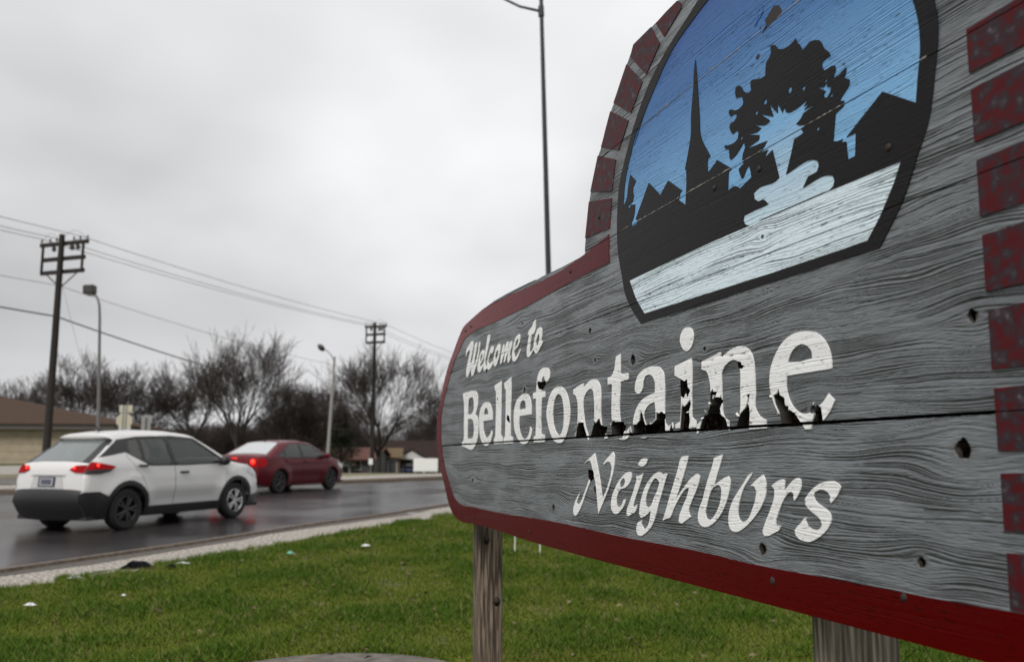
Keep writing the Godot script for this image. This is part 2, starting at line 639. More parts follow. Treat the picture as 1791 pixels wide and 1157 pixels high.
	# letters, cracked where they cross a joint between boards
	for g in sign_letters():
		var p := [smooth(pg(g[1]), 52.0, 4.0)]
		for hole in g[2]:
			p = cut(p, smooth(pg(hole), 52.0, 4.0))
		var pieces := []
		for i in 5:
			pieces.append_array(both(p, rect(-10, bands[i][0] + (3.0 if i == 1 else 0.8), 3400, bands[i][1] - (2.5 if i == 0 else 0.8))))
		for r in rots:
			pieces = cut(pieces, r)
		if pieces.size():
			plate("letter", pieces, -3.0, 0.3, white, sign_node)
	# curled flakes of white paint round the rot
	var fl := MB.new()
	for r in 4:
		for q in rots[r]:
			if q.y > 318.0 and rng.randf() < 0.6:
				var e := rng.randf_range(3.0, 8.0)
				var w := rng.randf() * TAU
				var c := Vector3(q.x + rng.randf_range(-4, 4), q.y + rng.randf_range(0, 5), 0.6)
				var a := Vector3(cos(w) * e, sin(w) * e * 0.6, 0.2)
				var t := Vector3(-sin(w) * e * 0.6, cos(w) * e * 0.5, rng.randf_range(0.8, 3.5))
				fl.quad((c - a) * 0.001, (c + a) * 0.001, (c + a * 0.6 + t) * 0.001, (c - a * 0.5 + t * 0.8) * 0.001, Vector3(0, 0, 1))
	tag(obj("paint_flakes", fl, mat("loose white paint", lin(0.75, 0.74, 0.72), 0.6), sign_node), "", "", "", "stuff")
	# nails and bolts
	for q in [[2480, 788, 6], [2637, 778, 6], [2628, 42, 7], [2944, 59, 6], [2968, 706, 6], [1340, 30, 5], [700, 34, 5], [1905, 880, 7], [560, 762, 5], [640, 768, 5], [1700, 775, 5]]:
		var b := MB.new()
		b.lathe(Transform3D(Basis(Vector3.RIGHT, PI / 2), Vector3(q[0], q[1], 0) * 0.001), [Vector2(0, 0.0035), Vector2(q[2] * 0.0006, 0.003), Vector2(q[2] * 0.001, 0.0008), Vector2(q[2] * 0.001, -0.002)], 12)
		obj("nail", b, iron, sign_node)
	# posts
	var postm := mat("weathered post wood", Color.WHITE, 0.75)
	postm.albedo_texture = ramp_noise(14, 0.013, [[0.0, lin(0.012, 0.008, 0.006)], [0.4, lin(0.07, 0.048, 0.034)], [0.62, lin(0.17, 0.13, 0.092)], [1.0, lin(0.32, 0.26, 0.19)]], 512, 5)
	mat("post knot", lin(0.032, 0.021, 0.014), 0.8)
	postm.uv1_triplanar = true
	postm.uv1_scale = Vector3(9.0, 0.55, 9.0)
	postm.heightmap_enabled = true
	postm.heightmap_texture = ramp_noise(15, 0.02, [], 512)
	postm.heightmap_scale = 0.4
	for q in [[0.46, 0.55, 0.098], [2.639, 2.69, 0.146]]:
		var b := MB.new()
		b.box(Vector3(q[0], -1.25, -0.064 - q[2]), Vector3(q[1], 0.7, -0.064), 0.006)
		var pm: StandardMaterial3D = postm
		if q[0] > 1.0:
			pm = postm.duplicate()
			pm.albedo_texture = ramp_noise(16, 0.013, [[0.0, lin(0.05, 0.042, 0.034)], [0.4, lin(0.16, 0.135, 0.105)], [0.65, lin(0.3, 0.255, 0.195)], [1.0, lin(0.42, 0.365, 0.29)]], 512, 5)
		var post := obj("post", b, pm, sign_node)
		for kq in [[-0.062, 0.3], [-0.3, 0.75]]:
			if q[0] > 1.0 and kq[0] > -0.1:
				continue
			var kb := MB.new()
			kb.ball(Transform3D(Basis.from_scale(Vector3(0.004, 0.019, 0.014)), Vector3(q[1] + 0.0005, kq[0], -0.064 - q[2] * kq[1])))
			obj("knot", kb, M["post knot"], post)


const SPOTS := [[2739.4, 888.8, 5.5, 5.7], [2777.5, 876.1, 5, 3.8], [2665.4, 896.3, 5, 4.8], [2636.2, 886.9, 4, 4], [2809.5, 792.4, 3.5, 3], [2583.8, 856.3, 3, 3.5], [2835.7, 865.4, 3, 3], [2848, 835.2, 3.5, 2.3], [2727.6, 882.3, 2, 2], [2760, 869.8, 3, 1.6]]

func ellipse(e: Array) -> PackedVector2Array:
	var p := PackedVector2Array()
	for i in 14:
		var w := TAU * i / 14.0
		p.append(Vector2(e[0] + cos(w) * e[2], e[1] + sin(w) * e[3]))
	return p

# ------------------------------------------------------------------ ground and road
const NEAR_KERB := [-16, -20, -11.6, -8.4, -8.2, 0.6, -5.03, 9.01, -4.07, 11.4, -3.2, 13.9, -2.42, 15.7, -1.36, 18.7, 0.3, 22.6, 3.2, 28, 7.6, 34.4, 14, 42, 40, 66]
const FAR_KERB := [-60, 4, -44, 9, -32, 14.2, -22, 19.4, -13.6, 24.6, -9.4, 27.7, -5.75, 30.97, -2.69, 34.5, 0.8, 38.6, 5, 43.5, 10, 49, 18, 57, 44, 82]

func line(a: Array) -> PackedVector2Array:
	var p := PackedVector2Array()
	for i in a.size() / 2:
		p.append(Vector2(a[2 * i], a[2 * i + 1]))
	return p


func fine(p: PackedVector2Array, n: int) -> PackedVector2Array:
	var c := Curve2D.new()
	for i in p.size():
		var t := (p[mini(i + 1, p.size() - 1)] - p[maxi(i - 1, 0)])
		var l0 := p[i].distance_to(p[maxi(i - 1, 0)])
		var l1 := p[i].distance_to(p[mini(i + 1, p.size() - 1)])
		c.add_point(p[i], -t.normalized() * l0 / 3.0, t.normalized() * l1 / 3.0)
	var out := PackedVector2Array()
	for i in n + 1:
		out.append(c.sample_baked(c.get_baked_length() * i / n, true))
	return out


func offset(p: PackedVector2Array, d: float) -> PackedVector2Array:
	# to the right of the direction of travel (x right, y ahead)
	var out := PackedVector2Array()
	for i in p.size():
		var t := (p[mini(i + 1, p.size() - 1)] - p[maxi(i - 1, 0)]).normalized()
		out.append(p[i] + Vector2(t.y, -t.x) * d)
	return out


func lawn_y(x: float, f: float) -> float:
	var y := 0.0165 * clampf(f, -25.0, 36.0)
	if f > 36.0:
		var left := smoothstep(-16.0, -26.0, x)
		var yl := minf(f - 36.0, 26.0) * 0.02
		var yr := -0.62 * smoothstep(37.0, 70.0, f) - 0.5 * smoothstep(70.0, 100.0, f)
		y += lerpf(yr, yl, left)
	return y


func road_y(x: float, f: float) -> float:
	return 0.0165 * clampf(f, -25.0, 60.0) - 0.12


var near_line: PackedVector2Array
var far_line: PackedVector2Array

func ribbon(called: String, a: PackedVector2Array, b: PackedVector2Array, ya: float, yb: float, m: Material, on_road := false, cols := 1, thick := 0.0) -> void:
	var mb := MB.new()
	for i in a.size() - 1:
		for k in cols:
			var q := []
			for s in [[i, k], [i + 1, k], [i + 1, k + 1], [i, k + 1]]:
				var t: float = float(s[1]) / cols
				var p: Vector2 = a[s[0]].lerp(b[s[0]], t)
				var y: float = (road_y(p.x, p.y) if on_road else lawn_y(p.x, p.y)) + lerpf(ya, yb, t)
				q.append(Vector3(p.x, y, -p.y))
			mb.tri(q[0], q[1], q[2], Vector3.UP, Vector3.UP, Vector3.UP)
			mb.tri(q[0], q[2], q[3], Vector3.UP, Vector3.UP, Vector3.UP)
	if thick > 0.0:
		pass
	tag(obj(called, mb, m), "", "", "", "structure")


func kerb(called: String, a: PackedVector2Array, side: float, m: Material) -> void:
	# a: the edge towards the road; side: which way the kerb stone lies; one kerb stone after another with open joints
	var mb := MB.new()
	var prof := [Vector2(0.0, -0.16), Vector2(0.012, -0.03), Vector2(0.03, -0.004), Vector2(0.06, 0.008), Vector2(0.15, 0.01), Vector2(0.165, -0.06)]
	for i in a.size() - 1:
		var t := (a[i + 1] - a[i]).normalized()
		var r := Vector2(t.y, -t.x) * side
		var e := t * (0.006 if i % 4 == 0 else 0.0)
		for k in prof.size() - 1:
			var q := []
			for s in [[a[i] + e, k], [a[i + 1], k], [a[i + 1], k + 1], [a[i] + e, k + 1]]:
				var p: Vector2 = s[0] + r * prof[s[1]].x
				q.append(Vector3(p.x, lawn_y(s[0].x, s[0].y) + prof[s[1]].y, -p.y))
			var d: Vector2 = prof[k + 1] - prof[k]
			var nn := Vector3(-d.y * r.x, d.x, d.y * r.y).normalized()
			nn = Vector3(r.x * -d.y, absf(d.x), -r.y * -d.y).normalized()
			mb.tri(q[0], q[1], q[2], nn, nn, nn)
			mb.tri(q[0], q[2], q[3], nn, nn, nn)
	tag(obj(called, mb, m), "", "", "", "structure")


func build_ground() -> void:
	near_line = fine(line(NEAR_KERB), 120)
	far_line = fine(line(FAR_KERB), 120)
	var road_poly := PackedVector2Array(near_line)
	var back := far_line.duplicate()
	back.reverse()
	road_poly.append_array(back)
	var grass_tex := ramp_noise(31, 0.012, [[0.0, lin(0.025, 0.035, 0.008)], [0.5, lin(0.045, 0.06, 0.012)], [0.75, lin(0.07, 0.07, 0.02)], [1.0, lin(0.08, 0.065, 0.03)]], 512, 5)
	var earth := world_mat("lawn turf", grass_tex, 3.1, 0.95, ramp_noise(32, 0.04, []), 2.0)
	# one sheet to the horizon: fine near, coarse far
	var xs := [-900.0, -500.0, -250.0, -140.0, -90.0]
	var zs := [-60.0, -30.0]
	for i in 111: xs.append(-60.0 + i * 0.8)
	xs.append_array([40.0, 60.0, 90.0, 140.0, 250.0, 500.0, 900.0])
	for i in 121: zs.append(-20.0 + i * 0.8)
	zs.append_array([84.0, 95.0, 110.0, 140.0, 200.0, 350.0, 700.0, 1500.0])
	var hs := []
	for f in zs:
		var row := []
		for x in xs:
			var y := lawn_y(x, f)
			var p := Vector2(x, f)
			if x > -62 and x < 46 and f > -22 and f < 84:
				var inside := Geometry2D.is_point_in_polygon(p, road_poly)
				var dist := 99.0
				for l in [near_line, far_line]:
					for i in range(0, l.size() - 1, 2):
						dist = minf(dist, p.distance_to(Geometry2D.get_closest_point_to_segment(p, l[i], l[mini(i + 2, l.size() - 1)])))
				if inside or dist < 1.0:
					y = minf(y, road_y(x, f) - 0.2)
			row.append(y)
		hs.append(row)
	var mb := MB.new()
	for j in zs.size() - 1:
		for i in xs.size() - 1:
			var a := Vector3(xs[i], hs[j][i], -zs[j])
			var b := Vector3(xs[i + 1], hs[j][i + 1], -zs[j])
			var c := Vector3(xs[i + 1], hs[j + 1][i + 1], -zs[j + 1])
			var d := Vector3(xs[i], hs[j + 1][i], -zs[j + 1])
			mb.tri(a, b, c, Vector3.UP, Vector3.UP, Vector3.UP)
			mb.tri(a, c, d, Vector3.UP, Vector3.UP, Vector3.UP)
	tag(obj("ground", mb, earth), "", "", "", "structure")
	var asphalt := world_mat("wet asphalt", ramp_noise(41, 0.006, [[0.0, lin(0.016, 0.0145, 0.015)], [0.5, lin(0.027, 0.024, 0.025)], [1.0, lin(0.045, 0.04, 0.042)]], 512, 6), 9.0, 0.35, ramp_noise(42, 0.12, []), 0.12)
	asphalt.roughness_texture = ramp_noise(43, 0.005, [[0.0, Color(0.55, 0.55, 0.55)], [0.5, Color(0.85, 0.85, 0.85)], [1.0, Color(1.3, 1.3, 1.3)]], 512, 4)
	asphalt.roughness = 0.26
	ribbon("road", far_line, near_line, 0.0, 0.0, asphalt, true, 10)
	var concrete := world_mat("worn concrete", ramp_noise(44, 0.02, [[0.0, lin(0.16, 0.145, 0.125)], [0.5, lin(0.27, 0.25, 0.22)], [1.0, lin(0.37, 0.345, 0.31)]]), 2.0, 0.8)
	var kerbm := world_mat("stained kerb concrete", ramp_noise(45, 0.03, [[0.0, lin(0.05, 0.036, 0.024)], [0.5, lin(0.12, 0.093, 0.07)], [1.0, lin(0.22, 0.18, 0.145)]]), 1.3, 0.8)
	var gravel := world_mat("gravel and silt", ramp_noise(46, 0.034, [[0.0, lin(0.06, 0.05, 0.038)], [0.3, lin(0.11, 0.095, 0.078)], [0.42, lin(0.2, 0.18, 0.155)], [0.62, lin(0.4, 0.37, 0.33)], [1.0, lin(0.52, 0.49, 0.45)]], 1024, 7), 1.9, 0.9, ramp_noise(47, 0.12, []), 0.6)
	kerb("kerb", near_line, 1.0, kerbm)
	kerb("kerb", far_line, -1.0, kerbm)
	var edge := offset(near_line, 1.42)
	for i in edge.size():
		var wob := sin(i * 1.7) * 0.1 + sin(i * 0.6) * 0.12
		edge[i] += Vector2(wob, 0)
	var silt := world_mat("wet road silt", ramp_noise(50, 0.04, [[0.0, lin(0.03, 0.025, 0.02)], [0.6, lin(0.07, 0.058, 0.046)], [1.0, lin(0.16, 0.14, 0.115)]], 512), 1.4, 0.7)
	var sedge := offset(near_line, 0.34)
	for i in sedge.size():
		sedge[i] += Vector2(sin(i * 2.3) * 0.07 + sin(i * 0.9) * 0.1 + 0.06, 0)
	ribbon("road_silt", offset(near_line, 0.15), sedge, -0.022, -0.018, silt)
	ribbon("gravel_verge", offset(near_line, 0.15), edge, -0.03, 0.008, gravel, false, 2)
	ribbon("pavement", offset(far_line, -2.5), offset(far_line, -0.15), 0.012, 0.004, concrete)
	var straw := world_mat("dry verge grass", ramp_noise(49, 0.03, [[0.0, lin(0.06, 0.06, 0.025)], [0.6, lin(0.15, 0.13, 0.065)], [1.0, lin(0.24, 0.2, 0.12)]], 256), 2.0, 0.95)
	ribbon("dry_verge", offset(far_line, -14.0), offset(far_line, -2.5), 0.02, 0.012, straw, false, 8)
	# the side road behind the island on the left
	var sl := PackedVector2Array()
	for i in far_line.size():
		if far_line[i].x < -8.5:
			sl.append(far_line[i])
	ribbon("side_road", offset(sl, -8.8), offset(sl, -2.6), 0.03, 0.026, asphalt)
	ribbon("forecourt", offset(sl, -27.0), offset(sl, -12.5), 0.03, 0.03, concrete, false, 10)
	# round concrete pad sunk in the lawn by the viewer's feet
	var pad := MB.new()
	pad.lathe(Transform3D(Basis(), Vector3(-0.88, 0.0165 * 4.55 - 0.02, -4.55)), [Vector2(0, 0.062), Vector2(0.74, 0.06), Vector2(0.775, 0.045), Vector2(0.78, -0.1)], 40)
	tag(obj("concrete_pad", pad, world_mat("damp pad concrete", ramp_noise(48, 0.03, [[0.0, lin(0.06, 0.052, 0.042)], [1.0, lin(0.16, 0.145, 0.12)]], 256), 1.0, 0.8)), "round grey concrete pad sunk in the lawn at the near edge", "concrete pad")


func grass_tuft(seed_: int, blades: int, h: float, spread: float) -> ArrayMesh:
	var r := RandomNumberGenerator.new()
	r.seed = seed_
	var mb := MB.new()
	for i in blades:
		var a := r.randf() * TAU
		var p := Vector3(cos(a), 0, sin(a)) * sqrt(r.randf()) * spread
		var lean := Vector3(r.randf_range(-1, 1), 0, r.randf_range(-1, 1)) * h * 0.55
		var hh := h * r.randf_range(0.55, 1.15)
		var w := Vector3(cos(a * 3.0), 0, sin(a * 3.0)) * r.randf_range(0.0013, 0.0024)
		var m := p + Vector3(0, hh * 0.55, 0) + lean * 0.3
		var tip := p + Vector3(0, hh, 0) + lean
		var up := Vector3(0.0, 1.0, 0.0) + lean.normalized() * 0.4
		var s := r.randf_range(0.75, 1.2)
		mb.col = Color(s, s, s * 0.9)
		mb.tri(p - w, p + w, m + w * 0.8, up, up, up)
		mb.tri(p - w, m + w * 0.8, m - w * 0.8, up, up, up)
		mb.tri(m - w * 0.8, m + w * 0.8, tip, up, up, up)
	return mb.mesh()


func build_grass() -> void:
	var m := mat("grass blades", lin(0.95, 0.95, 0.95), 0.75)
	m.metallic_specular = 0.2
	m.vertex_color_use_as_albedo = true
	m.backlight_enabled = true
	m.backlight = Color(0.6, 0.6, 0.6)
	m.cull_mode = BaseMaterial3D.CULL_DISABLED
	var patch := FastNoiseLite.new()
	patch.seed = 71
	patch.frequency = 0.9
	patch.fractal_octaves = 4
	var edge := offset(near_line, 1.3)
	var spots := [[], []]
	var tries := 0
	while spots[0].size() + spots[1].size() < 125000 and tries < 1200000:
		tries += 1
		var f := 4.4 + 19.0 * pow(rng.randf(), 1.55)
		var x := rng.randf_range(-0.64, 0.62) * f
		if f > 9.0 and x > 0.22 * f:
			continue
		var p := Vector2(x, f)
		var ok := true
		for i in range(20, 96):
			if absf(edge[i].y - f) < 1.2:
				var t := edge[i + 1] - edge[i]
				if t.cross(p - edge[i]) > -0.02 + 0.3 * patch.get_noise_2d(x * 3.0, f * 3.0):
					ok = false
					break
		if not ok or p.distance_to(Vector2(-0.88, 4.55)) < 0.76:
			continue
		var nn := patch.get_noise_2d(x, f)
		if rng.randf() > 0.96 + 1.1 * nn:
			continue
		spots[0 if rng.randf() < 0.6 else 1].append([x, f, nn])
	for k in 2:
		var mm := MultiMesh.new()
		mm.transform_format = MultiMesh.TRANSFORM_3D
		mm.use_colors = true
		mm.mesh = grass_tuft(100 + k, [9, 6][k], [0.05, 0.07][k], 0.03)
		mm.instance_count = spots[k].size()
		for i in spots[k].size():
			var q: Array = spots[k][i]
			var s: float = rng.randf_range(0.75, 1.25) * (1.0 + 0.5 * q[2]) * (1.0 + maxf(0.0, q[1] - 9.0) * 0.03)
			mm.set_instance_transform(i, Transform3D(Basis(Vector3.UP, rng.randf() * TAU).scaled(Vector3(s * 1.2, s, s * 1.2)), Vector3(q[0], lawn_y(q[0], q[1]) - 0.004, -q[1])))
			var dry := clampf(0.26 + 1.0 * q[2] * -1.0 + rng.randf_range(-0.25, 0.3), 0.0, 1.0)
			var c := Color(0.082, 0.155, 0.016).lerp(Color(0.25, 0.29, 0.05), dry)
			if rng.randf() < 0.075:
				c = Color(0.34, 0.29, 0.13)
			mm.set_instance_color(i, c)
		var o := MultiMeshInstance3D.new()
		o.multimesh = mm
		o.material_override = m
		put("lawn_grass", o)
		tag(o, "short green lawn grass with pale dry tips around the sign", "grass", "", "stuff")

func build_leaves() -> void:
	var m := mat("dead leaf", lin(0.9, 0.9, 0.9), 0.7)
	m.vertex_color_use_as_albedo = true
	var mb := MB.new()
	for q in [[-1.0, 1.0], [1.0, -1.0]]:
		mb.flat(Vector3(-0.03, 0.0, 0), Vector3(0.03, 0.006, 0), Vector3(0.0, 0.012, 0.016 * q[0]), Vector3.UP)
	var mm := MultiMesh.new()
	mm.transform_format = MultiMesh.TRANSFORM_3D
	mm.use_colors = true
	mm.mesh = mb.mesh()
	mm.instance_count = 420
	for i in 420:
		var f := rng.randf_range(4.8, 14.0)
		var x := rng.randf_range(-0.42, 0.5) * f
		var least := -3.9 + maxf(0.0, f - 7.0) * 0.36 + 0.25
		if x < least:
			x = least + rng.randf() * 2.5
		mm.set_instance_transform(i, Transform3D(Basis.from_euler(Vector3(rng.randf_range(-0.5, 0.5), rng.randf() * TAU, rng.randf_range(-0.5, 0.5))), Vector3(x, lawn_y(x, f) + rng.randf_range(0.02, 0.05), -f)))
		mm.set_instance_color(i, Color(0.07, 0.042, 0.022).lerp(Color(0.22, 0.17, 0.09), rng.randf()))
	var o := MultiMeshInstance3D.new()
	o.multimesh = mm
	o.material_override = m
	put("dead_leaves", o)
	tag(o, "small dead brown leaves scattered through the lawn grass", "leaves", "", "stuff")

# ------------------------------------------------------------------ cars
class Car:
	var prof: PackedVector2Array
	var wd := 1.76
	var belt := 1.03
	var roof := 1.59
	var ax := 1.305
	var rw := 0.33
	var rear := -2.15
	var front := 2.14
	var tumble := 0.25
	func top(x: float) -> float:
		var y := 0.0
		for i in prof.size() - 1:
			var a := prof[i]
			var b := prof[i + 1]
			if (x >= a.x and x <= b.x) or (x <= a.x and x >= b.x):
				var t := 0.5 if absf(b.x - a.x) < 1e-6 else (x - a.x) / (b.x - a.x)
				y = maxf(y, lerpf(a.y, b.y, t))
		return y
	func rear_x(y: float) -> float:
		for i in prof.size() - 1:
			var a := prof[i]
			var b := prof[i + 1]
			if y >= a.y and y <= b.y and b.y > a.y:
				return lerpf(a.x, b.x, (y - a.y) / (b.y - a.y))
		return rear
	func hw(x: float, y: float) -> float:
		var s := 1.0
		if y < 0.62:
			s -= 0.11 * pow((0.62 - y) / 0.4, 1.6)
		elif y < belt:
			s -= 0.045 * pow((y - 0.62) / (belt - 0.62), 1.6)
		else:
			var t := (y - belt) / (roof - belt)
			s -= 0.045 + tumble * t * (0.75 + 0.25 * t)
		var e := maxf(0.0, (x - (front - 0.85)) / 0.85)
		s *= 1.0 - 0.2 * pow(e, 2.6)
		e = maxf(0.0, ((rear + 0.7) - x) / 0.7)
		s *= 1.0 - 0.13 * pow(e, 2.4)
		var r := wd * 0.5 * s
		for c in [-ax, ax]:
			var d := Vector2(x - c, y - rw).length()
			r += 0.03 * exp(-pow((d - rw - 0.1) / 0.13, 2.0))
		if absf(x) < ax:
			r -= 0.022 * exp(-pow((y - 0.47) / 0.1, 2.0)) * smoothstep(ax - 0.3, ax - 0.75, absf(x))
			r += 0.008 * exp(-pow((y - 0.86) / 0.04, 2.0))
		r -= 0.045 * exp(-maxf(0.0, top(x) - y) / 0.03)
		return r


func arch(c: float, y: float, r: float) -> PackedVector2Array:
	var p := PackedVector2Array()
	for i in 25:
		var w := TAU * i / 24.0
		p.append(Vector2(c + cos(w) * r, y + sin(w) * r))
	p.remove_at(24)
	return p


func skin(car: Car, mb: MB, polys: Array, side: float, out: float, cell := 0.075) -> void:
	for p in polys:
		var b := bounds(p)
		var nx := int(b.size.x / cell) + 1
		var ny := int(b.size.y / cell) + 1
		for i in nx:
			for j in ny:
				var r := rect(b.position.x + i * cell - 1e-4, b.position.y + j * cell - 1e-4, b.position.x + (i + 1) * cell, b.position.y + (j + 1) * cell)
				for q in Geometry2D.intersect_polygons(p, r):
					var pts := []
					var nrm := []
					for v in q:
						var h := 0.02
						var w := car.hw(v.x, v.y)
						var gx := (car.hw(v.x + h, v.y) - car.hw(v.x - h, v.y)) / (2 * h)
						var gy := (car.hw(v.x, v.y + h) - car.hw(v.x, v.y - h)) / (2 * h)
						var nn := Vector3(-gx, -gy, 1.0).normalized()
						pts.append(Vector3(v.x, v.y, side * (w + out)))
						nrm.append(Vector3(nn.x, nn.y, nn.z * side))
					for k in range(1, pts.size() - 1):
						mb.tri(pts[0], pts[k], pts[k + 1], nrm[0], nrm[k], nrm[k + 1])


func across(car: Car, mb: MB, pts: Array, t0: float, t1: float, crown: float, out := 0.0, n := 14) -> void:
	# a panel that spans the car from side to side along a run of profile points
	var grid := []
	for i in pts.size():
		var p: Vector2 = pts[i]
		var a: Vector2 = pts[maxi(i - 1, 0)]
		var b: Vector2 = pts[mini(i + 1, pts.size() - 1)]
		var d := (b - a).normalized()
		var o := Vector2(-d.y, d.x)
		var row := []
		for k in n + 1:
			var t := lerpf(t0, t1, float(k) / n)
			var c := crown * (1.0 - pow(absf(t), 3.0)) + out
			row.append(Vector3(p.x + o.x * c, p.y + o.y * c, t * (car.hw(p.x, p.y) + out)))
		grid.append(row)
	for i in pts.size() - 1:
		for k in n:
			var nn := []
			for s in [[i, k], [i + 1, k], [i + 1, k + 1], [i, k + 1]]:
				var u: Vector3 = grid[mini(s[0] + 1, pts.size() - 1)][s[1]] - grid[maxi(s[0] - 1, 0)][s[1]]
				var v: Vector3 = grid[s[0]][mini(s[1] + 1, n)] - grid[s[0]][maxi(s[1] - 1, 0)]
				var w := v.cross(u).normalized()
				nn.append(w)
			mb.tri(grid[i][k], grid[i + 1][k], grid[i + 1][k + 1], nn[0], nn[1], nn[2])
			mb.tri(grid[i][k], grid[i + 1][k + 1], grid[i][k + 1], nn[0], nn[2], nn[3])


func sub(p: PackedVector2Array, a: int, b: int) -> Array:
	var out := []
	for i in range(a, b):
		var n := maxi(1, int(p[i].distance_to(p[i + 1]) / 0.09))
		for k in n:
			out.append(p[i].lerp(p[i + 1], float(k) / n))
	out.append(p[b])
	return out


func rear_patch(car: Car, mb: MB, poly: Array, crown: float, out: float) -> void:
	# poly in (share of the half width, height)
	var p := pg(poly)
	var b := bounds(p)
	for i in 12:
		for j in 10:
			var r := rect(b.position.x + b.size.x * i / 12.0, b.position.y + b.size.y * j / 10.0, b.position.x + b.size.x * (i + 1) / 12.0, b.position.y + b.size.y * (j + 1) / 10.0)
			for q in Geometry2D.intersect_polygons(p, r):
				var pts := []
				for v in q:
					var x := car.rear_x(v.y)
					pts.append(Vector3(x - crown * (1.0 - pow(absf(v.x), 3.0)) - out, v.y, v.x * car.hw(x, v.y)))
				for k in range(1, pts.size() - 1):
					var nn := Vector3(-1, 0.25, 0)
					mb.tri(pts[0], pts[k], pts[k + 1], nn, nn, nn)


func wheel(car: Node3D, at: Vector3, side: float, r: float, rimm: Material, bright: bool) -> void:
	var t := Transform3D(Basis(Vector3.RIGHT, PI / 2 * side), at)
	var w := 0.205
	var mb := MB.new()
	mb.lathe(t, [Vector2(r * 0.62, w * 0.36), Vector2(r * 0.68, w * 0.5), Vector2(r * 0.86, w * 0.52), Vector2(r * 0.96, w * 0.42), Vector2(r, w * 0.3), Vector2(r, -w * 0.3), Vector2(r * 0.95, -w * 0.45), Vector2(r * 0.62, -w * 0.5)], 36)
	var wh := obj("wheel", mb, M["tyre rubber"], car)
	var rb := MB.new()
	rb.lathe(t, [Vector2(r * 0.66, w * 0.44), Vector2(r * 0.62, w * 0.5), Vector2(r * 0.58, w * 0.42), Vector2(r * 0.57, -w * 0.1)], 36)
	rb.lathe(t, [Vector2(0, w * 0.47), Vector2(r * 0.12, w * 0.45), Vector2(r * 0.14, w * 0.3)], 16)
	for k in 5:
		for s in [-0.11, 0.11]:
			var a: float = TAU * k / 5.0 + s
			var b: float = TAU * k / 5.0 + s * 1.7
			var p0 := t * Vector3(cos(a) * r * 0.1, w * 0.4, sin(a) * r * 0.1)
			var p1 := t * Vector3(cos(b) * r * 0.6, w * 0.42, sin(b) * r * 0.6)
			rb.tube([p0, p0.lerp(p1, 0.5) + t.basis * Vector3(0, 0.012, 0), p1], [r * 0.062, r * 0.05, r * 0.06], 6)
	obj("rim", rb, rimm, wh)
	var db := MB.new()
	db.lathe(t, [Vector2(0, w * 0.1), Vector2(r * 0.5, w * 0.1), Vector2(r * 0.6, w * 0.0)], 20)
	obj("brake_disc", db, M["dark metal"], wh)


